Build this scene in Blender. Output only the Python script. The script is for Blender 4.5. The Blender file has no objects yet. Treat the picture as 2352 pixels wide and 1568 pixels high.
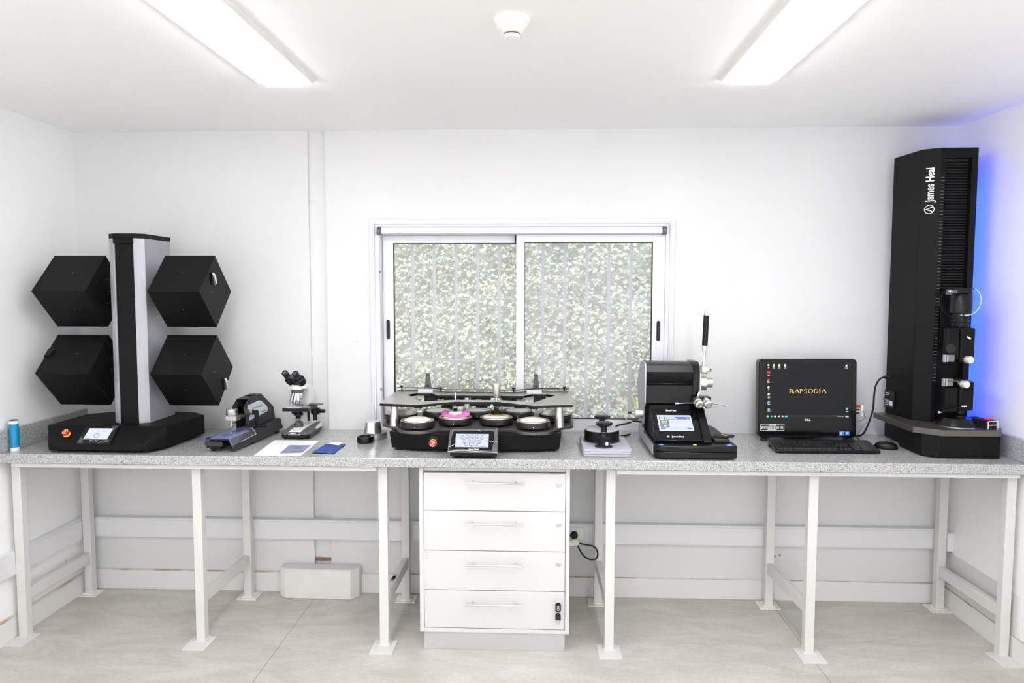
import bpy, bmesh, math, random
import numpy as np
from mathutils import Matrix, Vector

SC = bpy.context.scene
COL = SC.collection
PI = math.pi
random.seed(7)

# ------------------------------------------------------------------ camera
XL, XR, CH = -2.40, 2.225, 2.486
cam_d = bpy.data.cameras.new('camera')
cam = bpy.data.objects.new('camera', cam_d)
COL.objects.link(cam)
cam_d.sensor_width = 36.0
cam_d.lens = 1653.58 / 2352 * 36.0
cam_d.clip_start = 0.05
cam_d.dof.use_dof = True; cam_d.dof.focus_distance = 3.45; cam_d.dof.aperture_fstop = 3.6
_y, _p, _r = 0.0389, 0.069, 0.0016
_f0 = Vector((-math.sin(_y), math.cos(_y), 0)); _r0 = Vector((math.cos(_y), math.sin(_y), 0)); _u0 = Vector((0, 0, 1))
_f = math.cos(_p) * _f0 - math.sin(_p) * _u0
_u = math.cos(_p) * _u0 + math.sin(_p) * _f0
_rr = math.cos(_r) * _r0 + math.sin(_r) * _u
_uu = math.cos(_r) * _u - math.sin(_r) * _r0
cam.matrix_world = Matrix(((_rr.x, _uu.x, -_f.x, 0.0909), (_rr.y, _uu.y, -_f.y, -3.8103), (_rr.z, _uu.z, -_f.z, 1.6441), (0, 0, 0, 1)))
SC.camera = cam

# ------------------------------------------------------------------ sky, sun, exposure
LAMP_E = 17.0
world = bpy.data.worlds.new('sky'); SC.world = world
world.use_nodes = True
bg = world.node_tree.nodes['Background']
_wn, _wl = world.node_tree.nodes, world.node_tree.links      # hazy bright sky above, brighter lower half added to light the ceiling
_tc = _wn.new('ShaderNodeTexCoord'); _sx = _wn.new('ShaderNodeSeparateXYZ'); _wl.new(_tc.outputs['Generated'], _sx.inputs[0])
_cr = _wn.new('ShaderNodeValToRGB'); _cr.color_ramp.elements[0].position = 0.49; _cr.color_ramp.elements[0].color = (0.97, 0.98, 1.0, 1)
_cr.color_ramp.elements[1].position = 0.51; _cr.color_ramp.elements[1].color = (0.53, 0.555, 0.575, 1)
_mr = _wn.new('ShaderNodeMath'); _mr.operation = 'MULTIPLY_ADD'; _mr.inputs[1].default_value = 0.5; _mr.inputs[2].default_value = 0.5
_wl.new(_sx.outputs[2], _mr.inputs[0]); _wl.new(_mr.outputs[0], _cr.inputs[0]); _wl.new(_cr.outputs[0], bg.inputs[0])
bg.inputs[1].default_value = 2.65
sun_d = bpy.data.lights.new('sun', 'SUN'); sun_d.energy = 3.0; sun_d.angle = 0.5; sun_d.color = (1, 0.98, 0.94)
sun = bpy.data.objects.new('sun', sun_d); COL.objects.link(sun)
sun.rotation_euler = (math.radians(38), math.radians(-14), 0)
SC.view_settings.view_transform = 'Standard'
SC.view_settings.look = 'None'
SC.view_settings.exposure = 0.53
SC.view_settings.gamma = 1.0
SC.view_settings.use_curve_mapping = False
try:
    SC.cycles.max_bounces = 12; SC.cycles.diffuse_bounces = 7; SC.cycles.glossy_bounces = 4
    SC.cycles.transparent_max_bounces = 16; SC.cycles.use_denoising = True
    SC.cycles.caustics_reflective = False; SC.cycles.caustics_refractive = False
except Exception:
    pass

# ------------------------------------------------------------------ materials
def mat(name, col, rough=0.5, metal=0.0, emit=0.0, ecol=None, spec=0.5, noise=0.0, nscale=40, bump=0.0, bscale=200, coat=0.0):
    m = bpy.data.materials.new(name); m.use_nodes = True
    nt = m.node_tree; b = nt.nodes['Principled BSDF']
    b.inputs['Base Color'].default_value = (*col, 1)
    b.inputs['Roughness'].default_value = rough
    b.inputs['Metallic'].default_value = metal
    b.inputs['Specular IOR Level'].default_value = spec
    if coat: b.inputs['Coat Weight'].default_value = coat
    if emit:
        b.inputs['Emission Color'].default_value = (*(ecol or col), 1)
        b.inputs['Emission Strength'].default_value = emit
    geo = nt.nodes.new('ShaderNodeNewGeometry')
    if noise:
        n = nt.nodes.new('ShaderNodeTexNoise'); n.inputs['Scale'].default_value = nscale; n.inputs['Detail'].default_value = 4
        nt.links.new(geo.outputs['Position'], n.inputs['Vector'])
        mr = nt.nodes.new('ShaderNodeMapRange'); mr.inputs[1].default_value = 0.3; mr.inputs[2].default_value = 0.7
        mr.inputs[3].default_value = 1 - noise; mr.inputs[4].default_value = 1 + noise
        nt.links.new(n.outputs['Fac'], mr.inputs[0])
        mx = nt.nodes.new('ShaderNodeMix'); mx.data_type = 'RGBA'; mx.blend_type = 'MULTIPLY'; mx.inputs[0].default_value = 1
        mx.inputs[6].default_value = (*col, 1)
        nt.links.new(mr.outputs[0], mx.inputs[7]); nt.links.new(mx.outputs[2], b.inputs['Base Color'])
    if bump:
        n2 = nt.nodes.new('ShaderNodeTexNoise'); n2.inputs['Scale'].default_value = bscale; n2.inputs['Detail'].default_value = 3
        nt.links.new(geo.outputs['Position'], n2.inputs['Vector'])
        bp = nt.nodes.new('ShaderNodeBump'); bp.inputs['Strength'].default_value = bump; bp.inputs['Distance'].default_value = 0.002
        nt.links.new(n2.outputs['Fac'], bp.inputs['Height']); nt.links.new(bp.outputs[0], b.inputs['Normal'])
    return m

def nodes_of(m): return m.node_tree.nodes, m.node_tree.links

def granite_mat():
    m = mat('granite', (0.4, 0.4, 0.4), 0.16)
    N, L = nodes_of(m); b = N['Principled BSDF']
    geo = N.new('ShaderNodeNewGeometry')
    v = N.new('ShaderNodeTexVoronoi'); v.inputs['Scale'].default_value = 560
    n = N.new('ShaderNodeTexNoise'); n.inputs['Scale'].default_value = 420; n.inputs['Detail'].default_value = 3
    n3 = N.new('ShaderNodeTexNoise'); n3.inputs['Scale'].default_value = 5; n3.inputs['Detail'].default_value = 3
    for t in (v, n, n3): L.new(geo.outputs['Position'], t.inputs['Vector'])
    sep = N.new('ShaderNodeSeparateColor'); L.new(v.outputs['Color'], sep.inputs[0])
    a = N.new('ShaderNodeMath'); a.operation = 'MULTIPLY_ADD'; a.inputs[1].default_value = 0.62
    L.new(sep.outputs[0], a.inputs[0])
    s2 = N.new('ShaderNodeMath'); s2.operation = 'MULTIPLY'; s2.inputs[1].default_value = 0.42; L.new(n.outputs['Fac'], s2.inputs[0])
    L.new(s2.outputs[0], a.inputs[2])
    r = N.new('ShaderNodeValToRGB'); e = r.color_ramp.elements
    e[0].position = 0.22; e[0].color = (0.045, 0.05, 0.055, 1); e[1].position = 0.80; e[1].color = (0.55, 0.55, 0.54, 1)
    k = e.new(0.33); k.color = (0.24, 0.25, 0.26, 1)
    k = e.new(0.46); k.color = (0.44, 0.45, 0.45, 1)
    k = e.new(0.60); k.color = (0.48, 0.485, 0.48, 1)
    L.new(a.outputs[0], r.inputs[0]); L.new(r.outputs[0], b.inputs['Base Color'])
    return m

def floor_mat():
    m = mat('polished_concrete', (0.5, 0.48, 0.44), 0.35)
    N, L = nodes_of(m); b = N['Principled BSDF']
    geo = N.new('ShaderNodeNewGeometry')
    n = N.new('ShaderNodeTexNoise'); n.inputs['Scale'].default_value = 2.2; n.inputs['Detail'].default_value = 8; n.inputs['Roughness'].default_value = 0.65
    n.inputs['Distortion'].default_value = 1.2
    mp = N.new('ShaderNodeMapping'); mp.inputs['Scale'].default_value = (1.0, 2.6, 1); mp.inputs['Rotation'].default_value = (0, 0, 0.5)
    L.new(geo.outputs['Position'], mp.inputs[0]); L.new(mp.outputs[0], n.inputs['Vector'])
    n2 = N.new('ShaderNodeTexNoise'); n2.inputs['Scale'].default_value = 60; n2.inputs['Detail'].default_value = 4
    L.new(geo.outputs['Position'], n2.inputs['Vector'])
    r = N.new('ShaderNodeValToRGB'); e = r.color_ramp.elements
    e[0].position = 0.30; e[0].color = (0.44, 0.415, 0.37, 1); e[1].position = 0.68; e[1].color = (0.60, 0.575, 0.535, 1)
    L.new(n.outputs['Fac'], r.inputs[0])
    mr = N.new('ShaderNodeMapRange'); mr.inputs[1].default_value = 0.3; mr.inputs[2].default_value = 0.7; mr.inputs[3].default_value = 0.93; mr.inputs[4].default_value = 1.05
    L.new(n2.outputs['Fac'], mr.inputs[0])
    mx = N.new('ShaderNodeMix'); mx.data_type = 'RGBA'; mx.blend_type = 'MULTIPLY'; mx.inputs[0].default_value = 1
    L.new(r.outputs[0], mx.inputs[6]); L.new(mr.outputs[0], mx.inputs[7])
    # two sawn joints running towards the wall
    sx = N.new('ShaderNodeSeparateXYZ'); L.new(geo.outputs['Position'], sx.inputs[0])
    prev = None
    for x0 in (-1.11, 1.327):
        s = N.new('ShaderNodeMath'); s.operation = 'SUBTRACT'; L.new(sx.outputs[0], s.inputs[0]); s.inputs[1].default_value = x0
        wob = N.new('ShaderNodeMath'); wob.operation = 'MULTIPLY_ADD'; L.new(n.outputs['Fac'], wob.inputs[0]); wob.inputs[1].default_value = 0.008; L.new(s.outputs[0], wob.inputs[2])
        ab = N.new('ShaderNodeMath'); ab.operation = 'ABSOLUTE'; L.new(wob.outputs[0], ab.inputs[0])
        lt = N.new('ShaderNodeMapRange'); lt.inputs[1].default_value = 0.0; lt.inputs[2].default_value = 0.0035; lt.inputs[3].default_value = 0.45; lt.inputs[4].default_value = 1.0
        L.new(ab.outputs[0], lt.inputs[0])
        if prev is None: prev = lt
        else:
            mn = N.new('ShaderNodeMath'); mn.operation = 'MINIMUM'; L.new(prev.outputs[0], mn.inputs[0]); L.new(lt.outputs[0], mn.inputs[1]); prev = mn
    m2 = N.new('ShaderNodeMix'); m2.data_type = 'RGBA'; m2.blend_type = 'MULTIPLY'; m2.inputs[0].default_value = 1
    L.new(mx.outputs[2], m2.inputs[6]); L.new(prev.outputs[0], m2.inputs[7]); L.new(m2.outputs[2], b.inputs['Base Color'])
    return m

def plaster_mat(name, col, stain=0.05, specks=True):
    m = mat(name, col, 0.6)
    N, L = nodes_of(m); b = N['Principled BSDF']
    geo = N.new('ShaderNodeNewGeometry')
    n = N.new('ShaderNodeTexNoise'); n.inputs['Scale'].default_value = 1.7; n.inputs['Detail'].default_value = 5
    L.new(geo.outputs['Position'], n.inputs['Vector'])
    mr = N.new('ShaderNodeMapRange'); mr.inputs[1].default_value = 0.3; mr.inputs[2].default_value = 0.7; mr.inputs[3].default_value = 1 - stain; mr.inputs[4].default_value = 1.0
    L.new(n.outputs['Fac'], mr.inputs[0])
    mx = N.new('ShaderNodeMix'); mx.data_type = 'RGBA'; mx.blend_type = 'MULTIPLY'; mx.inputs[0].default_value = 1
    mx.inputs[6].default_value = (*col, 1); L.new(mr.outputs[0], mx.inputs[7])
    out = mx
    if specks:   # small scuffs and drill marks in the plaster below bench height
        v = N.new('ShaderNodeTexNoise'); v.inputs['Scale'].default_value = 42; v.inputs['Detail'].default_value = 2
        L.new(geo.outputs['Position'], v.inputs['Vector'])
        r = N.new('ShaderNodeValToRGB'); e = r.color_ramp.elements
        e[0].position = 0.765; e[0].color = (1, 1, 1, 1); e[1].position = 0.80; e[1].color = (0.55, 0.45, 0.34, 1)
        L.new(v.outputs['Fac'], r.inputs[0])
        sz = N.new('ShaderNodeSeparateXYZ'); L.new(geo.outputs['Position'], sz.inputs[0])
        lt = N.new('ShaderNodeMapRange'); lt.inputs[1].default_value = 0.80; lt.inputs[2].default_value = 0.84; lt.inputs[3].default_value = 1; lt.inputs[4].default_value = 0
        L.new(sz.outputs[2], lt.inputs[0])
        m3 = N.new('ShaderNodeMix'); m3.data_type = 'RGBA'; m3.blend_type = 'MULTIPLY'
        L.new(lt.outputs[0], m3.inputs[0]); L.new(mx.outputs[2], m3.inputs[6]); L.new(r.outputs[0], m3.inputs[7]); out = m3
    L.new(out.outputs[2], b.inputs['Base Color'])
    bp = N.new('ShaderNodeBump'); bp.inputs['Strength'].default_value = 0.08; bp.inputs['Distance'].default_value = 0.004
    n4 = N.new('ShaderNodeTexNoise'); n4.inputs['Scale'].default_value = 25; L.new(geo.outputs['Position'], n4.inputs['Vector'])
    L.new(n4.outputs['Fac'], bp.inputs['Height']); L.new(bp.outputs[0], b.inputs['Normal'])
    return m

def baseboard_mat():
    m = mat('painted_plinth', (0.75, 0.745, 0.73), 0.55)
    N, L = nodes_of(m); b = N['Principled BSDF']
    geo = N.new('ShaderNodeNewGeometry'); sz = N.new('ShaderNodeSeparateXYZ'); L.new(geo.outputs['Position'], sz.inputs[0])
    n = N.new('ShaderNodeTexNoise'); n.inputs['Scale'].default_value = 6; n.inputs['Detail'].default_value = 4; L.new(geo.outputs['Position'], n.inputs['Vector'])
    a = N.new('ShaderNodeMapRange'); a.inputs[1].default_value = 0.104; a.inputs[2].default_value = 0.1075; a.inputs[3].default_value = 0; a.inputs[4].default_value = 1
    L.new(sz.outputs[2], a.inputs[0])
    c = N.new('ShaderNodeMapRange'); c.inputs[1].default_value = 0.42; c.inputs[2].default_value = 0.62; c.inputs[3].default_value = 0.15; c.inputs[4].default_value = 0.9
    L.new(n.outputs['Fac'], c.inputs[0])
    mu = N.new('ShaderNodeMath'); mu.operation = 'MULTIPLY'; L.new(a.outputs[0], mu.inputs[0]); L.new(c.outputs[0], mu.inputs[1])
    mx = N.new('ShaderNodeMix'); mx.data_type = 'RGBA'; L.new(mu.outputs[0], mx.inputs[0])
    mx.inputs[6].default_value = (0.75, 0.745, 0.73, 1); mx.inputs[7].default_value = (0.45, 0.30, 0.18, 1)
    L.new(mx.outputs[2], b.inputs['Base Color'])
    return m

def glass_mat(name, tint, haze, refl=0.5):
    m = bpy.data.materials.new(name); m.use_nodes = True
    N, L = nodes_of(m); N.remove(N['Principled BSDF'])
    out = N['Material Output']
    t = N.new('ShaderNodeBsdfTransparent'); t.inputs[0].default_value = (*tint, 1)
    g = N.new('ShaderNodeBsdfGlossy'); g.inputs['Roughness'].default_value = 0.03
    d = N.new('ShaderNodeBsdfTranslucent'); d.inputs[0].default_value = (0.9, 0.9, 0.92, 1)
    d2 = N.new('ShaderNodeBsdfDiffuse'); d2.inputs[0].default_value = (0.85, 0.86, 0.9, 1)
    md = N.new('ShaderNodeMixShader'); md.inputs[0].default_value = 0.5; L.new(d.outputs[0], md.inputs[1]); L.new(d2.outputs[0], md.inputs[2])
    m1 = N.new('ShaderNodeMixShader'); m1.inputs[0].default_value = haze; L.new(t.outputs[0], m1.inputs[1]); L.new(md.outputs[0], m1.inputs[2])
    fr = N.new('ShaderNodeFresnel'); fr.inputs[0].default_value = 1.45
    mu = N.new('ShaderNodeMath'); mu.operation = 'MULTIPLY'; mu.inputs[1].default_value = refl; L.new(fr.outputs[0], mu.inputs[0])
    m2 = N.new('ShaderNodeMixShader'); L.new(mu.outputs[0], m2.inputs[0]); L.new(m1.outputs[0], m2.inputs[1]); L.new(g.outputs[0], m2.inputs[2])
    L.new(m2.outputs[0], out.inputs[0])
    return m

def emis(name, col, s):
    return mat(name, (0.01, 0.01, 0.01), 0.4, emit=s, ecol=col, spec=0.06)

def leaf_mat():
    m = mat('ivy_leaf', (0.2, 0.3, 0.1), 0.55)
    N, L = nodes_of(m); b = N['Principled BSDF']
    geo = N.new('ShaderNodeNewGeometry')
    n = N.new('ShaderNodeTexNoise'); n.inputs['Scale'].default_value = 1.6; n.inputs['Detail'].default_value = 3
    L.new(geo.outputs['Position'], n.inputs['Vector'])
    at = N.new('ShaderNodeMath'); at.operation = 'MULTIPLY_ADD'; L.new(geo.outputs['Random Per Island'], at.inputs[0]); at.inputs[1].default_value = 0.55
    s = N.new('ShaderNodeMath'); s.operation = 'MULTIPLY'; s.inputs[1].default_value = 0.45; L.new(n.outputs['Fac'], s.inputs[0]); L.new(s.outputs[0], at.inputs[2])
    r = N.new('ShaderNodeValToRGB'); e = r.color_ramp.elements
    e[0].position = 0.15; e[0].color = (0.22, 0.28, 0.19, 1); e[1].position = 0.80; e[1].color = (0.55, 0.42, 0.35, 1)
    k = e.new(0.35); k.color = (0.34, 0.40, 0.29, 1)
    k = e.new(0.55); k.color = (0.46, 0.50, 0.40, 1)
    k = e.new(0.70); k.color = (0.52, 0.52, 0.40, 1)
    L.new(at.outputs[0], r.inputs[0]); L.new(r.outputs[0], b.inputs['Base Color'])
    return m

M = dict(
    wall=plaster_mat('white_plaster', (0.715, 0.715, 0.72)),  # back wall plaster toned down where the front light is strongest
    wall_side=plaster_mat('white_plaster_lightened', (0.90, 0.90, 0.905), specks=True),  # same plaster lightened to make up for weaker light on the side walls
    ceil=plaster_mat('ceiling_paint', (0.93, 0.93, 0.93), 0.02, False),
    base=baseboard_mat(), floor=floor_mat(), granite=granite_mat(),
    steel_white=mat('white_enamelled_steel', (0.66, 0.655, 0.64), 0.42, noise=0.02, nscale=12),
    rust_white=mat('chipped_white_paint', (0.80, 0.78, 0.72), 0.6, noise=0.12, nscale=45),
    pvc=mat('white_pvc', (0.74, 0.735, 0.76), 0.35),
    alu_white=mat('white_window_aluminium', (0.74, 0.74, 0.79), 0.3),
    melamine=mat('white_melamine', (0.64, 0.64, 0.64), 0.3),
    kick=mat('grey_kickboard', (0.54, 0.54, 0.54), 0.35, metal=0.3),
    block=mat('painted_block', (0.73, 0.725, 0.70), 0.7, noise=0.06, nscale=9, bump=0.4, bscale=30),
    brick=mat('bare_brick', (0.28, 0.15, 0.11), 0.9, noise=0.4, nscale=50, bump=0.6, bscale=60),
    black=mat('black_powder_coat', (0.0045, 0.0045, 0.005), 0.5, spec=0.16, bump=0.25, bscale=700),
    blackp=mat('black_plastic', (0.005, 0.005, 0.006), 0.32, spec=0.28),
    gloss=mat('gloss_black', (0.004, 0.004, 0.005), 0.12, spec=0.3),
    grey=mat('charcoal_coat', (0.035, 0.035, 0.038), 0.5, spec=0.3, bump=0.2, bscale=700),
    dgrey=mat('dark_grey_plastic', (0.09, 0.09, 0.10), 0.45),
    bar=mat('white_bar_paint', (0.66, 0.66, 0.75), 0.5),
    pot=mat('anodised_table', (0.014, 0.014, 0.016), 0.35, spec=0.45),
    deck=mat('brushed_dark_deck', (0.12, 0.112, 0.105), 0.32, metal=0.6),
    silver=mat('silver_paint', (0.37, 0.375, 0.41), 0.42, metal=0.3),
    alu=mat('brushed_aluminium', (0.72, 0.70, 0.67), 0.3, metal=0.9, noise=0.05, nscale=120),
    plate=mat('satin_steel_plate', (0.55, 0.52, 0.50), 0.33, metal=0.75),
    steel=mat('polished_steel', (0.78, 0.77, 0.75), 0.16, metal=1.0),
    brass=mat('brass', (0.65, 0.46, 0.2), 0.25, metal=1.0),
    cream=mat('enamel_white', (0.84, 0.83, 0.80), 0.3),
    felt=mat('cream_felt', (0.82, 0.78, 0.70), 0.9, bump=0.3, bscale=500),
    felt_grey=mat('grey_felt', (0.50, 0.49, 0.46), 0.9, bump=0.3, bscale=500),
    pink=mat('pink_cloth', (0.80, 0.20, 0.52), 0.85, noise=0.1, nscale=60),
    blue_cloth=mat('blue_cloth', (0.035, 0.08, 0.30), 0.9, noise=0.35, nscale=60),
    red=mat('red_plastic', (0.72, 0.02, 0.015), 0.3), yellow=mat('yellow_plastic', (0.85, 0.62, 0.02), 0.35),
    white=mat('white_print', (0.85, 0.85, 0.85), 0.5), paper=mat('paper', (0.88, 0.88, 0.88), 0.7),
    print_blue=mat('printed_blue_grey', (0.24, 0.26, 0.38), 0.7, noise=0.3, nscale=35),
    print_dark=mat('printed_dark_blue', (0.03, 0.05, 0.16), 0.7),
    lilac=mat('lilac_foam', (0.45, 0.44, 0.51), 0.7), lilac2=mat('grey_foam', (0.42, 0.40, 0.44), 0.75),
    canblue=mat('blue_label', (0.0, 0.24, 0.50), 0.35), sticker_blue=mat('blue_sticker', (0.05, 0.26, 0.70), 0.4),
    label_grey=mat('silver_label', (0.60, 0.63, 0.70), 0.4), ink=mat('label_ink', (0.16, 0.18, 0.22), 0.6),
    rubber=mat('black_rubber', (0.008, 0.008, 0.008), 0.7),
    cable_grey=mat('grey_cable', (0.35, 0.36, 0.36), 0.5), cable_white=mat('white_cable', (0.8, 0.8, 0.8), 0.5),
    glass=glass_mat('window_glass', (0.97, 0.98, 0.98), 0.15), glass2=glass_mat('double_window_glass', (0.95, 0.96, 0.975), 0.20),
    clear_blue=glass_mat('clear_blue_plastic', (0.66, 0.72, 0.92), 0.16, 1.0), clear=glass_mat('clear_film', (0.80, 0.80, 0.84), 0.16, 1.6),
    chrome=mat('chrome', (0.85, 0.86, 0.88), 0.06, metal=1.0),
    garden=mat('garden_render', (0.55, 0.53, 0.50), 0.9, noise=0.2, nscale=6), soil=mat('garden_soil', (0.30, 0.27, 0.2), 0.95, noise=0.3, nscale=10),
    leaf=leaf_mat(), young=mat('young_leaf', (0.42, 0.62, 0.12), 0.5),
    lamp=emis('lamp_diffuser', (0.985, 0.99, 1.0), LAMP_E), led=emis('blue_led', (0.0, 0.030, 1.0), 60.0),
    scr_white=emis('lit_white', (0.60, 0.63, 0.78), 0.95), scr_dark=emis('lit_charcoal', (0.011, 0.011, 0.0125), 1.0),
    scr_blue=emis('lit_blue', (0.13, 0.20, 0.62), 0.9), scr_green=emis('lit_green', (0.16, 0.25, 0.18), 1.0),
    scr_grey=emis('lit_grey_blue', (0.36, 0.40, 0.60), 0.9), scr_ring=emis('lit_ring', (0.25, 0.28, 0.45), 0.8),
    scr_gold=emis('lit_gold', (0.85, 0.62, 0.22), 0.9), scr_icon=emis('lit_icon', (0.85, 0.9, 0.9), 0.9),
    scr_cyan=emis('lit_cyan', (0.15, 0.5, 0.7), 0.9), scr_red=emis('lit_red', (0.8, 0.03, 0.05), 0.8), scr_yel=emis('lit_yellow', (0.85, 0.75, 0.35), 0.9),
    scr_lgreen=emis('lit_light_green', (0.2, 0.7, 0.3), 0.8), led_green=emis('green_led', (0.6, 0.9, 0.1), 0.8),
)

# ------------------------------------------------------------------ geometry helpers
RM = {}      # world matrix of every root / parent

def plane_m(o, u, v):
    u = Vector(u).normalized(); v = Vector(v).normalized(); n = u.cross(v).normalized(); v = n.cross(u)
    return Matrix(((u.x, v.x, n.x, o[0]), (u.y, v.y, n.y, o[1]), (u.z, v.z, n.z, o[2]), (0, 0, 0, 1)))

class G:
    def __init__(s, m=None):
        s.bm = bmesh.new(); s.M = m.copy() if m else Matrix.Identity(4)
    def add(s, vs, fs):
        bv = [s.bm.verts.new(s.M @ Vector(v)) for v in vs]
        for f in fs:
            try: s.bm.faces.new([bv[i] for i in f])
            except ValueError: pass
        return s
    def box(s, x0, x1, y0, y1, z0, z1):
        return s.add([(x, y, z) for x in (x0, x1) for y in (y0, y1) for z in (z0, z1)],
                     [(0, 1, 3, 2), (4, 6, 7, 5), (0, 4, 5, 1), (2, 3, 7, 6), (0, 2, 6, 4), (1, 5, 7, 3)])
    def _map(s, ax, u, v, w):
        return (u, v, w) if ax == 'z' else ((w, u, v) if ax == 'x' else (u, w, v))
    def prism(s, poly, ax, a, b):
        n = len(poly)
        vs = [s._map(ax, u, v, a) for u, v in poly] + [s._map(ax, u, v, b) for u, v in poly]
        fs = [tuple(range(n)), tuple(range(2 * n - 1, n - 1, -1))] + [(i, (i + 1) % n, n + (i + 1) % n, n + i) for i in range(n)]
        return s.add(vs, fs)
    def ring(s, outer, inner, ax, a, b):
        n = len(outer)
        vs = [s._map(ax, u, v, w) for w in (a, b) for L in (outer, inner) for u, v in L]
        fs = []
        for i in range(n):
            j = (i + 1) % n
            fs += [(i, j, n + j, n + i), (2 * n + i, 3 * n + i, 3 * n + j, 2 * n + j), (i, 2 * n + i, 2 * n + j, j), (n + i, n + j, 3 * n + j, 3 * n + i)]
        return s.add(vs, fs)
    def loft(s, rings, cap=True):
        n = len(rings[0]); vs = [p for r in rings for p in r]; fs = []
        for k in range(len(rings) - 1):
            for i in range(n):
                j = (i + 1) % n; fs.append((k * n + i, k * n + j, (k + 1) * n + j, (k + 1) * n + i))
        if cap: fs += [tuple(range(n)), tuple(range((len(rings) - 1) * n, len(rings) * n))]
        return s.add(vs, fs)
    def lathe(s, prof, o=(0, 0, 0), d=(0, 0, 1), seg=24, cap=True):
        d = Vector(d).normalized(); q = d.to_track_quat('Z', 'Y').to_matrix(); o = Vector(o)
        rings = []
        for r, z in prof:
            r = max(r, 1e-5)
            rings.append([tuple(o + q @ Vector((r * math.cos(2 * PI * i / seg), r * math.sin(2 * PI * i / seg), z))) for i in range(seg)])
        return s.loft(rings, cap)
    def cyl(s, o, d, r, h, seg=20, r2=None):
        return s.lathe([(r, 0), (r if r2 is None else r2, h)], o, d, seg)
    def tube(s, pts, r, seg=8, sub=6, closed=False):
        P = [Vector(p) for p in pts]; n = len(P); Q = []
        rng = n if closed else n - 1
        for i in range(rng):
            p1, p2 = P[i], P[(i + 1) % n]
            p0 = P[(i - 1) % n] if (closed or i > 0) else p1 * 2 - p2
            p3 = P[(i + 2) % n] if (closed or i < n - 2) else p2 * 2 - p1
            for k in range(sub):
                t = k / sub
                Q.append(0.5 * ((2 * p1) + (p2 - p0) * t + (2 * p0 - 5 * p1 + 4 * p2 - p3) * t * t + (3 * p1 - p0 - 3 * p2 + p3) * t ** 3))
        if not closed: Q.append(P[-1])
        rings = []; m = len(Q); ref = None
        for i in range(m):
            a = Q[i - 1] if (i > 0 or closed) else Q[i]; b = Q[(i + 1) % m] if (i < m - 1 or closed) else Q[i]
            t = (b - a).normalized()
            if ref is None: ref = t.orthogonal().normalized()
            ref = (ref - t * ref.dot(t)).normalized(); bi = t.cross(ref)
            rings.append([tuple(Q[i] + r * (math.cos(2 * PI * k / seg) * ref + math.sin(2 * PI * k / seg) * bi)) for k in range(seg)])
        if closed: rings.append(rings[0]); return s.loft(rings, False)
        return s.loft(rings)
    def sphere(s, o, r, sc=(1, 1, 1), seg=16, n=9):
        prof = [(r * math.sin(PI * k / n), -r * math.cos(PI * k / n)) for k in range(n + 1)]
        old = s.M; s.M = old @ Matrix.Translation(o) @ Matrix.Diagonal((*sc, 1)); s.lathe(prof, seg=seg, cap=False); s.M = old
        return s
    def quad(s, u0, u1, v0, v1, w=0.0, t=0.0006):
        return s.box(u0, u1, v0, v1, w, w + t)
    def text(s, body, size, cx, cy, w=0.0, t=0.0004, bold=0.0, sx=1.0, align='CENTER'):
        c = bpy.data.curves.new('t', 'FONT'); c.body = body; c.size = size; c.align_x = align; c.align_y = 'CENTER'
        c.extrude = t / 2; c.offset = bold; c.resolution_u = 3
        o = bpy.data.objects.new('t', c); me = o.to_mesh()
        T = s.M @ Matrix.Translation((cx, cy, w + t / 2)) @ Matrix.Diagonal((sx, 1, 1, 1))
        bv = [s.bm.verts.new(T @ v.co) for v in me.vertices]
        for p in me.polygons:
            try: s.bm.faces.new([bv[i] for i in p.vertices])
            except ValueError: pass
        o.to_mesh_clear(); bpy.data.objects.remove(o); bpy.data.curves.remove(c)
        return s
    def out(s, name, m, parent=None, bevel=0.0, loc=None, smooth=35, seg=2):
        if parent is not None: inv = RM[parent.name_full].inverted()
        elif loc is not None: inv = Matrix.Translation(loc).inverted()
        else:
            if s.bm.verts:
                xs = [v.co for v in s.bm.verts]
                loc = ((min(p.x for p in xs) + max(p.x for p in xs)) / 2, (min(p.y for p in xs) + max(p.y for p in xs)) / 2, min(p.z for p in xs))
            else: loc = (0, 0, 0)
            inv = Matrix.Translation(loc).inverted()
        bmesh.ops.remove_doubles(s.bm, verts=s.bm.verts, dist=1e-6)
        s.bm.transform(inv)
        bmesh.ops.recalc_face_normals(s.bm, faces=s.bm.faces)
        me = bpy.data.meshes.new(name); s.bm.to_mesh(me); s.bm.free()
        me.materials.append(m)
        for p in me.polygons: p.use_smooth = True
        me.set_sharp_from_angle(angle=math.radians(smooth))
        o = bpy.data.objects.new(name, me); COL.objects.link(o)
        if parent is not None: o.parent = parent; RM[o.name_full] = RM[parent.name_full]
        else: o.location = loc; RM[o.name_full] = Matrix.Translation(loc)
        if bevel:
            b = o.modifiers.new('bevel', 'BEVEL'); b.width = bevel; b.segments = seg; b.limit_method = 'ANGLE'; b.angle_limit = math.radians(40)
            b.harden_normals = False
        return o

def thing(name, label, cat, loc, rot=0.0, group=None, kind=None):
    o = bpy.data.objects.new(name, None); COL.objects.link(o); o.empty_display_size = 0.05
    o.location = loc; o.rotation_euler = (0, 0, rot)
    RM[o.name_full] = Matrix.Translation(loc) @ Matrix.Rotation(rot, 4, 'Z')
    return tag(o, label, cat, group, kind)

def tag(o, label, cat=None, group=None, kind=None):
    o['label'] = label
    if cat: o['category'] = cat
    if group: o['group'] = group
    if kind: o['kind'] = kind
    return o

def struct(o, label=None, cat=None):
    o['kind'] = 'structure'
    if label: o['label'] = label
    if cat: o['category'] = cat
    return o

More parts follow.
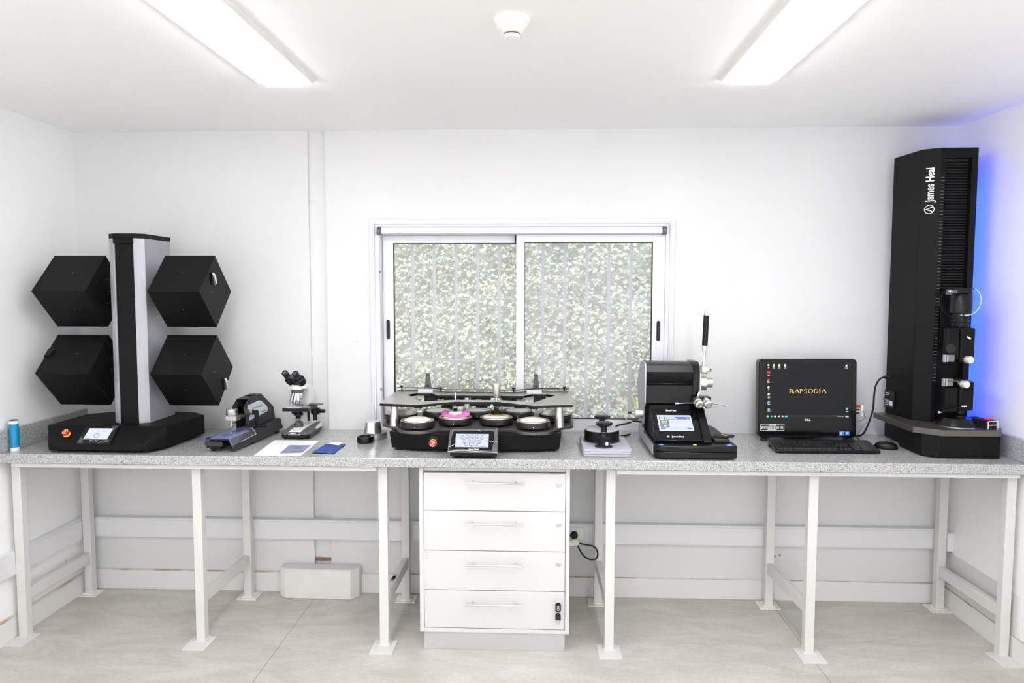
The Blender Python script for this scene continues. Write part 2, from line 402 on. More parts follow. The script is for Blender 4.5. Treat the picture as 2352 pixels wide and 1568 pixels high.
def arc(cx, cy, r, a0, a1, n):
    return [(cx + r * math.cos(math.radians(a0 + (a1 - a0) * i / n)), cy + r * math.sin(math.radians(a0 + (a1 - a0) * i / n))) for i in range(n + 1)]

def rrect(x0, x1, y0, y1, r, n=4):
    return arc(x1 - r, y1 - r, r, 0, 90, n) + arc(x0 + r, y1 - r, r, 90, 180, n) + arc(x0 + r, y0 + r, r, 180, 270, n) + arc(x1 - r, y0 + r, r, 270, 360, n)

# ------------------------------------------------------------------ room shell
YB = -7.0                                   # wall behind the camera
struct(G().box(XL - 0.15, XR + 0.15, YB - 0.15, 0.2, -0.12, 0).out('floor', M['floor']), 'grey polished concrete floor with two sawn joints', 'floor')
struct(G().box(XL - 0.15, XR + 0.15, YB - 2.2, 0.2, CH, CH + 0.15).out('ceiling', M['ceil']), 'plain white painted ceiling', 'ceiling')  # slab carried past the rear wall as an added overhang against the sun
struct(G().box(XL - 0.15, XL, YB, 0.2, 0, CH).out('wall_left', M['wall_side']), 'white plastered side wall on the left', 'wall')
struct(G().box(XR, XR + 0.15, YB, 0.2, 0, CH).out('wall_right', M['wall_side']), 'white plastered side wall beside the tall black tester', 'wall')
RX0, RX1, RZ0, RZ1 = -2.3, 2.13, 0.05, 2.42    # wide unseen opening added behind the camera to bring in fill daylight
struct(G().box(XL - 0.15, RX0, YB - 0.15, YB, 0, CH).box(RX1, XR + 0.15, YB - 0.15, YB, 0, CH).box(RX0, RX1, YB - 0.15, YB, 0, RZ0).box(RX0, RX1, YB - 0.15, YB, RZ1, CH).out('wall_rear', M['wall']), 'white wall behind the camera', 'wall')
g = G()
for x in (RX0, -0.73, 0.53, RX1 - 0.05): g.box(x, x + 0.05, YB - 0.10, YB - 0.05, RZ0, RZ1)
g.box(RX0, RX1, YB - 0.10, YB - 0.05, RZ0, RZ0 + 0.05).box(RX0, RX1, YB - 0.10, YB - 0.05, RZ1 - 0.05, RZ1)
struct(g.out('fill_window', M['alu_white']), 'white frame of the fill light opening added behind the camera', 'window')
WX0, WX1, WZ0, WZ1 = -0.790, 0.768, 0.905, 2.003
gx0, gx1 = -1.138, -1.046
g = G()
g.box(XL, gx0, 0, 0.15, 0, CH); g.box(gx0, gx1, 0.022, 0.15, 0, CH); g.box(gx1, WX0, 0, 0.15, 0, CH)
g.box(WX0, WX1, 0, 0.15, 0, WZ0); g.box(WX0, WX1, 0, 0.15, WZ1, CH); g.box(WX1, XR, 0, 0.15, 0, CH)
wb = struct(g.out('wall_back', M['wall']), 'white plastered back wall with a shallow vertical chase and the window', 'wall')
RM[wb.name_full] = Matrix.Translation(wb.location)
g = G()
for k in range(2):
    g.prism([(gx0 + 0.004, 0.176 + k * 0.009), (gx1 - 0.002, 0.174 + k * 0.009), (gx1, 0.168 + k * 0.0085), (gx0 + 0.002, 0.169 + k * 0.0085)], 'y', 0.010, 0.024)
g.out('exposed_brick', M['brick'], wb)
g = G()
g.cyl((1.346, 0.002, 0.237), (0, -1, 0), 0.008, 0.003, 10).cyl((1.376, 0.002, 0.243), (0, -1, 0), 0.006, 0.003, 10).cyl((-0.888, 0.002, 1.375), (0, -1, 0), 0.003, 0.003, 8)
g.out('drill_holes', mat('drill_hole', (0.25, 0.22, 0.15), 0.9), wb)
struct(G().box(gx1, XR, -0.012, 0, 0, 0.108).box(XL, gx0, -0.012, 0, 0, 0.112).out('baseboard_back', M['base'], bevel=0.002), 'white painted baseboard of the back wall', 'baseboard')
struct(G().box(XL, XL + 0.012, -4.0, -0.012, 0, 0.115).out('baseboard_left', M['base'], bevel=0.002), 'white painted baseboard of the left wall', 'baseboard')
struct(G().box(XR - 0.012, XR, -4.0, -0.012, 0, 0.108).out('baseboard_right', M['base'], bevel=0.002), 'white painted baseboard of the right wall', 'baseboard')
# painted board behind the right-hand legs
struct(G().box(XR - 0.010, XR, -0.62, -0.05, 0.11, 0.30).out('trim_1', M['steel_white'], bevel=0.001), 'white panel edge low on the right wall', 'trim')

# painted masonry block at the foot of the back wall
g = G()
bx = [(-1.306, -0.012), (-1.306, -0.072), (-1.27, -0.10), (-0.914, -0.105), (-0.876, -0.062), (-0.876, -0.012)]
g.loft([[(x, y, 0) for x, y in bx], [(x, y, 0.142) for x, y in bx], [(x * 0.985 - 0.016, min(-0.012, y + 0.012) if y < -0.02 else y, 0.160) for x, y in bx]])
tag(g.out('masonry_block', M['block'], bevel=0.004), 'rough white painted masonry block on the floor against the back wall', 'block')

# ------------------------------------------------------------------ window
win = thing('window_1', 'white aluminium sliding window with two glass panes facing the ivy', 'window', (-0.011, 0.05, WZ0), kind='structure')
g = G()
for (a, b, pr) in ((0.0, 0.026, 0.012), (0.008, 0.018, 0.017)):
    o_ = [(-0.812 + a, 0.895), (0.790 - a, 0.895), (0.790 - a, 2.026 - a), (-0.812 + a, 2.026 - a)]
    i_ = [(-0.812 + b, 0.895), (0.790 - b, 0.895), (0.790 - b, 2.026 - b), (-0.812 + b, 2.026 - b)]
    g.ring(o_, i_, 'y', -pr, 0.0)
g.out('casing', M['alu_white'], win, bevel=0.003)
g = G()
g.box(WX0, -0.757, 0.0, 0.10, WZ0, WZ1).box(0.745, WX1, 0.0, 0.10, WZ0, WZ1)
g.box(-0.757, 0.745, 0.0, 0.10, 1.944, WZ1).box(-0.757, 0.745, 0.0, 0.10, WZ0, 0.918)
g.box(WX0 + 0.005, WX1 - 0.005, -0.006, 0.02, 1.985, 1.995)
g.out('outer_frame', M['alu_white'], win, bevel=0.0015)
def sash(x0, x1, s0, s1, y0, y1, zt, zb):
    g = G(); g.box(x0, s0, y0, y1, 0.918, 1.943).box(s1, x1, y0, y1, 0.918, 1.943)
    g.box(s0, s1, y0, y1, zt, 1.943).box(s0, s1, y0, y1, 0.918, zb)
    f = g.out('sash', M['alu_white'], win, bevel=0.0015)
    q = G(); e = 0.003
    q.ring([(s0 - 0.0005, zb), (s1 + 0.0005, zb), (s1 + 0.0005, zt + 0.0005), (s0 - 0.0005, zt + 0.0005)], [(s0 + e, zb + e), (s1 - e, zb + e), (s1 - e, zt - e), (s0 + e, zt - e)], 'y', y0 + 0.004, y1 - 0.004)
    q.out('gasket', M['rubber'], f)
    return f
sl = sash(-0.756, -0.012, -0.699, -0.032, 0.046, 0.08, 1.902, 0.968)
sr = sash(-0.036, 0.744, 0.006, 0.680, 0.006, 0.04, 1.904, 0.966)
G().box(-0.697, -0.034, 0.060, 0.064, 0.970, 1.900).out('glass_pane', M['glass'], sl)
G().box(0.008, 0.678, 0.020, 0.024, 0.968, 1.902).out('glass_pane', M['glass2'], sr)
G().box(-0.044, -0.0365, 0.012, 0.045, 1.902, 1.943).out('dark_gap', M['rubber'], sl)  # shade in the gap beside the sash rail, put in as a black strip
def whandle(x, y, par):
    g = G(); g.prism(arc(x, 1.484, 0.009, 0, 180, 8) + arc(x, 1.396, 0.009, 180, 360, 8), 'y', y - 0.006, y + 0.002)
    h = g.out('handle', M['blackp'], par, bevel=0.001)
    G().box(x - 0.004, x + 0.004, y - 0.009, y - 0.005, 1.405, 1.462).out('finger_slide', M['gloss'], h, bevel=0.001)
    G().prism(arc(x, 1.378, 0.009, 0, 180, 8) + arc(x, 1.345, 0.009, 180, 360, 8), 'y', y - 0.0015, y + 0.002).out('latch_cover', M['alu_white'], par, bevel=0.0005)
whandle(-0.728, 0.044, sl); whandle(0.713, 0.004, sr)

bl = thing('roller_blind', 'rolled up white roller blind with dark end caps above the window', 'blind', (-0.011, -0.02, 1.945))
G().prism([(-0.036, 1.947), (-0.004, 1.945), (-0.004, 1.978), (-0.026, 1.979), (-0.036, 1.968)], 'x', -0.745, 0.722).out('rolled_cover', M['alu_white'], bl, bevel=0.003)
for a, b in ((-0.768, -0.745), (0.722, 0.746)):
    G().prism([(-0.038, 1.943), (-0.002, 1.943), (-0.002, 1.981), (-0.028, 1.981), (-0.038, 1.968)], 'x', a, b).out('end_cap', M['dgrey'], bl, bevel=0.002)
G().tube([(-0.757, -0.018, 1.945), (-0.7565, -0.016, 1.5), (-0.757, -0.016, 0.93)], 0.0016, 6).out('pull_cord', M['cable_grey'], bl)
for zz in (1.748, 1.123): G().lathe([(0.001, -0.006), (0.0045, -0.003), (0.0045, 0.003), (0.001, 0.006)], (-0.757, -0.0165, zz), seg=10).out('cord_bead', M['dgrey'], bl)

# security grille outside
gr = thing('security_grille', 'pale welded steel bar grille outside the window', 'grille', (0, 0.18, 0.85))
for i in range(13):
    x = -0.738 + 0.1206 * i
    G().box(x - 0.008, x + 0.008, 0.176, 0.188, 0.86, 2.06).out('bar', M['bar'], gr)
for z in (1.605, 1.263, 0.93):
    G().box(-0.80, 0.78, 0.170, 0.175, z - 0.003, z + 0.003).out('crossbar', M['bar'], gr)

# garden beyond
struct(G().box(-5, 5, 2.75, 2.95, -0.2, 3.4).out('wall_garden', M['garden']), 'garden boundary wall behind the ivy', 'wall')
struct(G().box(-6, 6, 0.2, 2.75, -0.25, -0.15).out('ground_outside', M['soil']), 'bare garden soil outside the window', 'ground')
rng = np.random.default_rng(3)
NL = 38000
cx = rng.uniform(-2.6, 2.7, NL); cz = rng.uniform(0.0, 3.3, NL)
cy = 2.70 - 0.10 * (0.5 + 0.5 * np.sin(cx * 7 + 1.3 * np.sin(cz * 5)) * np.sin(cz * 8.0 + cx * 3)) - rng.uniform(0, 0.09, NL)
sz = rng.uniform(0.009, 0.025, NL); rot = rng.uniform(-0.9, 0.9, NL) + PI; tx = rng.uniform(0.1, 0.95, NL); tz = rng.uniform(-0.6, 0.6, NL)
shape = np.array([(0, 0.0, -0.4), (0.75, 0.12, -0.75), (1.0, 0.2, 0.2), (0.35, 0.05, 0.35), (0, 0.0, 1.35), (-0.35, 0.05, 0.35), (-1.0, 0.2, 0.2), (-0.75, 0.12, -0.75)])
V = np.zeros((NL, 8, 3))
for k in range(8):
    x, y, z = shape[k]
    x1 = x * np.cos(rot) - z * np.sin(rot); z1 = x * np.sin(rot) + z * np.cos(rot)
    y1 = -y * np.cos(tx) + z1 * np.sin(tx) * 1.0; z2 = z1 * np.cos(tx) + y * np.sin(tx)
    x2 = x1 * np.cos(tz) + y1 * np.sin(tz); y2 = -x1 * np.sin(tz) + y1 * np.cos(tz)
    V[:, k, 0] = cx + x2 * sz; V[:, k, 1] = cy + y2 * sz; V[:, k, 2] = cz + z2 * sz
faces = []
for i in range(NL):
    b = i * 8; faces += [(b, b + 1, b + 2, b + 3), (b, b + 3, b + 4, b + 5), (b, b + 5, b + 6, b + 7)]
me = bpy.data.meshes.new('ivy'); me.from_pydata((V.reshape(-1, 3) - np.array((0, 2.6, 0))).tolist(), [], faces); me.materials.append(M['leaf'])
ivy = bpy.data.objects.new('ivy', me); ivy.location = (0, 2.6, 0); COL.objects.link(ivy)
tag(ivy, 'dense pale green ivy covering the garden wall outside the window', 'ivy', kind='stuff')
pl = thing('garden_plant', 'small yellow green upright plant outside the lower right window corner', 'plant', (0.73, 0.95, -0.15))
g = G(); g.tube([(0.745, 0.95, -0.15), (0.752, 0.95, 0.5), (0.748, 0.955, 0.88)], 0.006, 6); g.out('stem', M['young'], pl)
g = G()
for k in range(15):
    a = k * 2.4; z0 = 0.66 + k * 0.013; L = 0.11; dx, dy = math.cos(a), math.sin(a)
    p0 = Vector((0.750, 0.955, z0)); p1 = p0 + Vector((dx * 0.05, dy * 0.04, 0.07)); p2 = p0 + Vector((dx * 0.075, dy * 0.06, L + 0.02)); s_ = Vector((-dy, dx, 0)) * 0.013
    g.add([p0, p1 + s_, p2, p1 - s_], [(0, 1, 2, 3)])
g.out('leaves', M['young'], pl)

# ------------------------------------------------------------------ ceiling fixtures
def ceiling_lamp(xc, yend, ln, label, z=CH):
    t = thing('ceiling_lamp', label, 'ceiling lamp', (xc, yend - ln / 2, z), group='fluorescent battens on the ceiling')
    y0, y1 = yend - ln, yend
    g = G()
    g.prism([(xc - 0.118, z), (xc - 0.118, z - 0.010), (xc - 0.108, z - 0.014), (xc - 0.098, z - 0.006), (xc + 0.098, z - 0.006), (xc + 0.108, z - 0.014), (xc + 0.118, z - 0.010), (xc + 0.118, z)], 'y', y0, y1)
    g.out('tray', M['cream'], t)
    g = G()
    n = int(ln / 0.012)
    g.prism([(xc - 0.088, z - 0.007), (xc - 0.086, z - 0.016), (xc - 0.072, z - 0.030), (xc + 0.072, z - 0.030), (xc + 0.086, z - 0.016), (xc + 0.088, z - 0.007)], 'y', y0 + 0.012, y1 - 0.012)
    g.out('diffuser', M['lamp'], t)
    for a in (xc + 0.106, xc - 0.116): G().box(a, a + 0.01, y1 - 0.004, y1 + 0.008, z - 0.010, z - 0.002).out('end_clip', M['chrome'], t)
    return t
ceiling_lamp(-0.930, -0.905, 2.4, 'left one of the two long white fluorescent lamps over the bench')
ceiling_lamp(0.910, -0.875, 2.4, 'right one of the two long white fluorescent lamps over the bench')
ceiling_lamp(-0.930, -4.25, 2.4, 'left white fluorescent lamp added for fill light in the unseen rear half of the room')  # unseen rear pair added to brighten the room from behind the camera
ceiling_lamp(0.910, -4.25, 2.4, 'right white fluorescent lamp added for fill light in the unseen rear half of the room')  # second of the added rear pair, also only for fill light

sd = thing('smoke_detector', 'round white smoke detector on the ceiling between the two lamps', 'smoke detector', (0.0, -1.50, CH))
c0 = (0.0, -1.52)
G().lathe([(0.055, 0), (0.056, -0.006), (0.05, -0.014), (0.047, -0.016)], (*c0, CH), seg=32).out('base', M['cream'], sd)
G().lathe([(0.047, -0.016), (0.049, -0.024), (0.040, -0.034), (0.030, -0.040), (0.029, -0.042)], (*c0, CH), seg=32).out('housing', M['cream'], sd)
G().lathe([(0.026, -0.040), (0.025, -0.049)], (*c0, CH), seg=24).out('sensor_grille', M['dgrey'], sd)
G().lathe([(0.0275, -0.0425), (0.0285, -0.045), (0.027, -0.0455)], (*c0, CH), seg=24).out('slotted_ring', M['cream'], sd)
G().lathe([(0.021, -0.048), (0.025, -0.049), (0.022, -0.057), (0.010, -0.060)], (*c0, CH), seg=28).out('cap', M['cream'], sd)

# ------------------------------------------------------------------ bench
g = G(); g.prism([(-0.654, 0.860), (-0.650, 0.8565), (-0.0005, 0.8565), (-0.0005, 0.900), (-0.650, 0.900), (-0.654, 0.896)], 'x', XL + 0.0005, XR - 0.0005)
wt = g.out('worktop', M['granite']); tag(wt, 'long speckled grey granite worktop running wall to wall', 'worktop')
RM[wt.name_full] = Matrix.Translation(wt.location)
tag(G().box(XL + 0.0005, XL + 0.02, -0.652, -0.0005, 0.9002, 1.002).out('granite_upstand', M['granite'], bevel=0.002), 'low granite upstand along the left wall behind the canister', 'upstand')
tag(G().box(XR - 0.02, XR - 0.0005, -0.652, -0.0005, 0.9002, 1.002).out('granite_upstand', M['granite'], bevel=0.002), 'low granite upstand along the right wall beside the tall tester', 'upstand')

def bench_frame(xs_f, xs_b, label, rail, chipped=()):
    t = thing('bench_frame', label, 'bench frame', ((xs_f[0] + xs_f[-1]) / 2, -0.33, 0), group='white steel frames under the worktop')
    for i, (xf, xb) in enumerate(zip(xs_f, xs_b)):
        for (x, y0, zz, py0, py1) in ((xf, -0.595, 0.8565, -0.675, -0.545), (xb, -0.10, 0.8565, -0.131, -0.035)):
            l = G().box(x, x + 0.042, y0, y0 + 0.04, 0.006, zz).out('leg', M['steel_white'], t, bevel=0.002)
            px0 = max(XL + 0.013, x - 0.032); px1 = min(XR - 0.013, x + 0.074)
            G().box(px0, px1, py0, py1, 0.0, 0.006).box(x - 0.006 if x - 0.006 > px0 else px0, min(px1, x + 0.05), y0 - 0.012, y0 + 0.044, 0.006, 0.012).out('foot_plate', M['rust_white'] if y0 > -0.3 else M['steel_white'], l, bevel=0.001)
        # stretcher from front to back leg
        q = G(); xa, xb2 = xf + 0.006, xb + 0.006
        q.add([(xa, -0.556, 0.18), (xa + 0.03, -0.556, 0.18), (xb2 + 0.03, -0.099, 0.18), (xb2, -0.099, 0.18), (xa, -0.556, 0.235), (xa + 0.03, -0.556, 0.235), (xb2 + 0.03, -0.099, 0.235), (xb2, -0.099, 0.235)],
              [(0, 1, 2, 3), (4, 5, 6, 7), (0, 1, 5, 4), (1, 2, 6, 5), (2, 3, 7, 6), (3, 0, 4, 7)])
        st = q.out('stretcher', M['steel_white'], t, bevel=0.002)
        if i in chipped:
            c = G()
            for (u, w, s_) in ((0.30, 0.012, 1), (0.42, 0.02, 0.7), (0.36, 0.016, 0.8)):
                yy = -0.556 + u * 0.457
                c.prism([(xa + 0.002, yy), (xa + 0.024, yy + 0.004), (xa + 0.028, yy + 0.05 * s_), (xa + 0.012, yy + 0.06 * s_)], 'z', 0.2352, 0.2358)
            c.out('paint_chips', mat('bare_worn_metal', (0.34, 0.33, 0.31), 0.6, noise=0.3, nscale=90), st)
        G().box(xf + 0.008, xf + 0.034, -0.555, -0.10, 0.826, 0.8565).out('cross_bearer', M['steel_white'], t)
    G().box(rail[0], rail[1], -0.632, -0.596, 0.834, 0.8565).out('front_rail', M['steel_white'], t, bevel=0.002)
    G().box(xs_b[0], xs_b[-1] + 0.04, -0.099, -0.07, 0.826, 0.8560).out('rear_rail', M['steel_white'], t, bevel=0.002)
    return t
bench_frame((-2.3715, -1.515, -0.647), (-2.3695, -1.493, -0.639), 'white steel bench frame left of the drawer cabinet', (-2.344, -0.648), chipped=(2,))
bench_frame((0.393, 1.297, 2.160), (0.382, 1.272, 2.146), 'white steel bench frame right of the drawer cabinet', (0.436, 2.19))

# ------------------------------------------------------------------ cable trunking
def trunk(pts_label, boxes, name='cable_trunking'):
    t = thing(name, pts_label, 'cable trunking', boxes[0][0])
    for (loc, bxs, lid) in boxes:
        g = G()
        for b in bxs: g.box(*b)
        g.out('channel', M['pvc'], t, bevel=0.0015)
        g = G()
        for b in lid: g.box(*b)
        g.out('cover', M['pvc'], t, bevel=0.001)
    return t
tb = trunk('white plastic cable trunking along the back wall under the bench', [((0, -0.02, 0.305), [(XL + 0.028, XR - 0.001, -0.042, 0, 0.305, 0.412)], [(XL + 0.028, XR - 0.001, -0.045, -0.0425, 0.314, 0.402)])])
G().box(-0.586, -0.51, -0.050, -0.0455, 0.322, 0.394).out('socket_plate', M['pvc'], tb, bevel=0.002)
G().box(0.232, 0.332, -0.052, -0.0455, 0.322, 0.394).out('socket_plate', M['pvc'], tb, bevel=0.002)
G().box(0.247, 0.284, -0.0535, -0.052, 0.334, 0.382).box(0.286, 0.320, -0.0535, -0.052, 0.334, 0.382).out('socket_insert', M['cream'], tb, bevel=0.001)
trunk('white plastic cable trunking along the left wall under the bench', [((XL + 0.02, -1.2, 0.31), [(XL, XL + 0.024, -2.6, 0, 0.305, 0.424)], [(XL + 0.0245, XL + 0.027, -2.6, -0.046, 0.314, 0.412)])])
trunk('short stub of white cable trunking on the right wall near the corner', [((XR - 0.02, -0.06, 0.31), [(XR - 0.032, XR, -0.10, -0.046, 0.312, 0.408)], [(XR - 0.0345, XR - 0.0325, -0.10, -0.046, 0.318, 0.402)])])

pg = thing('power_plug', 'round black power plug in the trunking socket right of the cabinet', 'plug', (0.277, -0.055, 0.35))
G().lathe([(0.019, 0), (0.019, 0.02), (0.014, 0.03), (0.006, 0.032)], (0.277, -0.0537, 0.358), (0, -1, 0), 20).out('plug_body', M['rubber'], pg)
G().tube([(0.277, -0.075, 0.345), (0.262, -0.09, 0.36), (0.245, -0.10, 0.375), (0.236, -0.10, 0.388)], 0.004, 8).out('cord', M['rubber'], pg)
cp = thing('cable_coupler', 'white coupler with a looped black cord hanging at the cabinet side', 'cable', (0.27, -0.118, 0.33))
G().prism([(0.231, 0.318), (0.294, 0.322), (0.302, 0.332), (0.296, 0.350), (0.281, 0.356), (0.25, 0.346), (0.231, 0.344)], 'y', -0.128, -0.104).out('connector', mat('ivory_plastic', (0.75, 0.73, 0.62), 0.5), cp, bevel=0.004)
G().tube([(0.296, -0.118, 0.334), (0.335, -0.118, 0.326), (0.375, -0.118, 0.318), (0.396, -0.118, 0.29), (0.392, -0.118, 0.256), (0.365, -0.118, 0.247), (0.33, -0.118, 0.262), (0.305, -0.118, 0.295), (0.291, -0.118, 0.327)], 0.0042, 8).out('cord_loop', M['rubber'], cp)

# ------------------------------------------------------------------ drawer cabinet
cb = thing('drawer_cabinet', 'white four drawer cabinet with bar handles under the worktop', 'cabinet', (-0.113, -0.34, 0))
cx0, cx1 = -0.455, 0.229
G().box(cx0, cx0 + 0.02, -0.613, -0.12, 0.083, 0.852).box(cx1 - 0.018, cx1, -0.613, -0.12, 0.083, 0.852).box(cx0 + 0.02, cx1 - 0.018, -0.613, -0.12, 0.083, 0.101).box(cx0 + 0.02, cx1 - 0.018, -0.600, -0.12, 0.832, 0.852).box(cx0 + 0.02, cx1 - 0.018, -0.135, -0.12, 0.1, 0.84).out('carcass', M['melamine'], cb, bevel=0.001)
G().box(-0.437, 0.210, -0.608, -0.14, 0.0, 0.0825).out('kickboard', M['kick'], cb, bevel=0.001)
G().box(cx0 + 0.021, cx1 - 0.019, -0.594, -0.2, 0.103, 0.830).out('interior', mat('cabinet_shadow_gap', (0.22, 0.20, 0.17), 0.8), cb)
zs = (0.829, 0.6515, 0.4665, 0.2815, 0.1025)
for i in range(4):
    z1, z0 = zs[i] - 0.0015, zs[i + 1] + 0.0015
    d = G().box(-0.4335, 0.2085, -0.613, -0.596, z0, z1).out('drawer', M['melamine'], cb, bevel=0.0012)
    zh = (0.788, 0.600, 0.411, 0.227)[i]
    g = G(); g.cyl((-0.2465, -0.646, zh), (1, 0, 0), 0.0042, 0.267, 12)
    for xx in (-0.2465 + 0.036, 0.0205 - 0.036): g.cyl((xx, -0.612, zh), (0, -1, 0), 0.0035, 0.032, 10)
    g.out('handle', M['alu'], d)
    zl = (0.778, 0.594, 0.412, 0.226)[i]
    g = G(); g.lathe([(0.0125, 0), (0.0125, 0.002), (0.0095, 0.004), (0.009, 0.002), (0.006, 0.002), (0.0055, 0.004), (0.0, 0.004)], (0.1785, -0.6125, zl), (0, -1, 0), 20)
    lk = g.out('lock', M['alu'], d)
    G().box(0.1778, 0.1792, -0.6172, -0.6165, zl - 0.004, zl + 0.004).out('keyhole', M['rubber'], lk)
ky = thing('key', 'black headed key in the bottom drawer lock with its spare hanging below', 'key', (0.1785, -0.62, 0.19))
G().box(0.1735, 0.1835, -0.645, -0.617, 0.2225, 0.2295).out('key_shank', M['steel'], ky)
G().prism(arc(0.1785, 0.229, 0.0125, 0, 180, 8) + [(0.166, 0.203), (0.1725, 0.199), (0.1845, 0.199), (0.191, 0.203)], 'y', -0.640, -0.632).out('key_head', M['rubber'], ky, bevel=0.001)
G().ring(arc(0.1785, 0.2115, 0.0065, 0, 330, 11), arc(0.1785, 0.2115, 0.0042, 0, 330, 11), 'y', -0.6425, -0.6402).out('key_ring', M['steel'], ky)
G().prism(arc(0.1785, 0.176, 0.0122, 0, 180, 8) + [(0.1665, 0.156), (0.1905, 0.156)], 'y', -0.630, -0.622).out('spare_key_head', M['rubber'], ky, bevel=0.001)
G().prism([(0.175, 0.156), (0.182, 0.156), (0.182, 0.138), (0.179, 0.131), (0.1755, 0.135)], 'y', -0.627, -0.625).out('spare_key_blade', M['steel'], ky)

# ------------------------------------------------------------------ pilling tester with four tumbling boxes (left)
T = 0.9
pt = thing('pilling_tester', 'tall black pilling tester with four tumbling boxes on the left end of the bench', 'testing machine', (-1.93, -0.38, T))
bot = [(-2.165, -0.625), (-1.713, -0.625), (-1.66, -0.548), (-1.635, -0.20), (-1.72, -0.13), (-2.12, -0.13), (-2.235, -0.20), (-2.218, -0.548)]
top = [(-2.225, -0.536), (-1.672, -0.536), (-1.662, -0.530), (-1.630, -0.215), (-1.715, -0.14), (-2.12, -0.14), (-2.24, -0.215), (-2.232, -0.530)]
def mid(a, b, t): return [(p[0] * (1 - t) + q[0] * t, p[1] * (1 - t) + q[1] * t) for p, q in zip(a, b)]
lip = [(-2.168, -0.627), (-1.716, -0.627), (-1.655, -0.545)] + bot[3:7] + [(-2.222, -0.545)]
g = G(); g.loft([[(x, y, 0.913) for x, y in bot], [(x, y, 0.940) for x, y in lip], [(x, y, 1.012) for x, y in top]])
g.out('base', M['black'], pt, bevel=0.003)
for x, y in ((-2.10, -0.56), (-1.73, -0.57), (-2.12, -0.19), (-1.69, -0.22)):
    G().cyl((x, y, 0.9), (0, 0, 1), 0.016, 0.0135, 14).out('foot', M['rubber'], pt)
# column
x0, x1 = -1.955, -1.783
prof = [(-1.917, -0.470), (-1.826, -0.470), (-1.822, -0.468), (x1, -0.446), (x1, -0.21), (x0, -0.21), (x0, -0.446), (-1.921, -0.468)]
g = G(); g.prism([(x0, -0.446), (-1.921, -0.4695), (-1.917, -0.4695), (-1.917, -0.455), (-1.826, -0.455), (-1.826, -0.4695), (-1.822, -0.4695), (x1, -0.446), (x1, -0.21), (x0, -0.21)], 'z', 1.012, 1.893)
g.out('column', M['silver'], pt, bevel=0.001)
G().box(-1.9165, -1.8265, -0.463, -0.454, 1.012, 1.892).out('front_cover', M['black'], pt)
cap = [(x0 - 0.001, -0.447), (-1.921, -0.472), (-1.822, -0.472), (x1 + 0.001, -0.447), (x1 + 0.001, -0.208), (x0 - 0.001, -0.208)]
G().prism(cap, 'z', 1.893, 1.915).box(-1.922, -1.823, -0.472, -0.455, 1.868, 1.893).out('top_cap', M['black'], pt, bevel=0.002)
# touch screen on the sloping front
PM = plane_m((-2.035, -0.617, 0.948), (1, 0, 0), (0, 0.091, 0.072))
sc_ = G(PM).prism(rrect(0.0, 0.160, -0.012, 0.098, 0.006), 'z', 0.0, 0.008).out('touch_screen', M['gloss'], pt, bevel=0.0015)
G(PM).quad(0.024, 0.136, 0.014, 0.080, 0.008).out('display', M['scr_white'], sc_)
g = G(PM); g.ring(arc(0.078, 0.036, 0.013, 0, 345, 23), arc(0.078, 0.036, 0.010, 0, 345, 23), 'z', 0.0086, 0.009).quad(0.062, 0.078, 0.062, 0.0655, 0.0086, 0.0004).quad(0.096, 0.110, 0.062, 0.065, 0.0086, 0.0004).quad(0.03, 0.055, 0.018, 0.021, 0.0086, 0.0004)
g.out('display_marks', M['scr_ring'], sc_)
G(PM).text('James Heal', 0.0085, 0.078, 0.006, 0.008, bold=0.0002).out('lettering', M['white'], sc_)
g = G(PM); g.prism([(0.004, -0.008), (0.030, -0.010), (0.026, 0.012), (0.010, 0.030)], 'z', 0.0084, 0.0090).prism([(0.140, 0.060), (0.156, 0.094), (0.120, 0.096), (0.134, 0.086)], 'z', 0.0084, 0.0090).prism([(0.10, -0.01), (0.15, 0.0), (0.147, 0.014), (0.11, 0.004)], 'z', 0.0084, 0.0090)
g.out('protective_film', M['clear'], sc_)
EM = plane_m((-2.105, -0.583, 0.978), (1, 0, 0), (0, 0.091, 0.072))
def estop(P, par, s=1.0):
    e = G(P).lathe([(0.0160 * s, 0), (0.0160 * s, 0.004), (0.013 * s, 0.006)], seg=24).out('emergency_stop', M['yellow'], par)
    G(P).lathe([(0.010 * s, 0.005), (0.010 * s, 0.009), (0.0150 * s, 0.010), (0.0152 * s, 0.018), (0.013 * s, 0.0215), (0.0, 0.0225)], seg=24).out('push_button', M['red'], e)
    g = G(P)
    for a0 in (10, 190): g.ring(arc(0, 0, 0.0128 * s, a0, a0 + 125, 10) + [(0, 0)][:0], arc(0, 0, 0.0110 * s, a0, a0 + 125, 10), 'z', 0.0215, 0.0222)
    g.lathe([(0.0032 * s, 0.0222), (0.0032 * s, 0.0232)], seg=12).out('button_marks', M['white'], e)
estop(EM, pt)
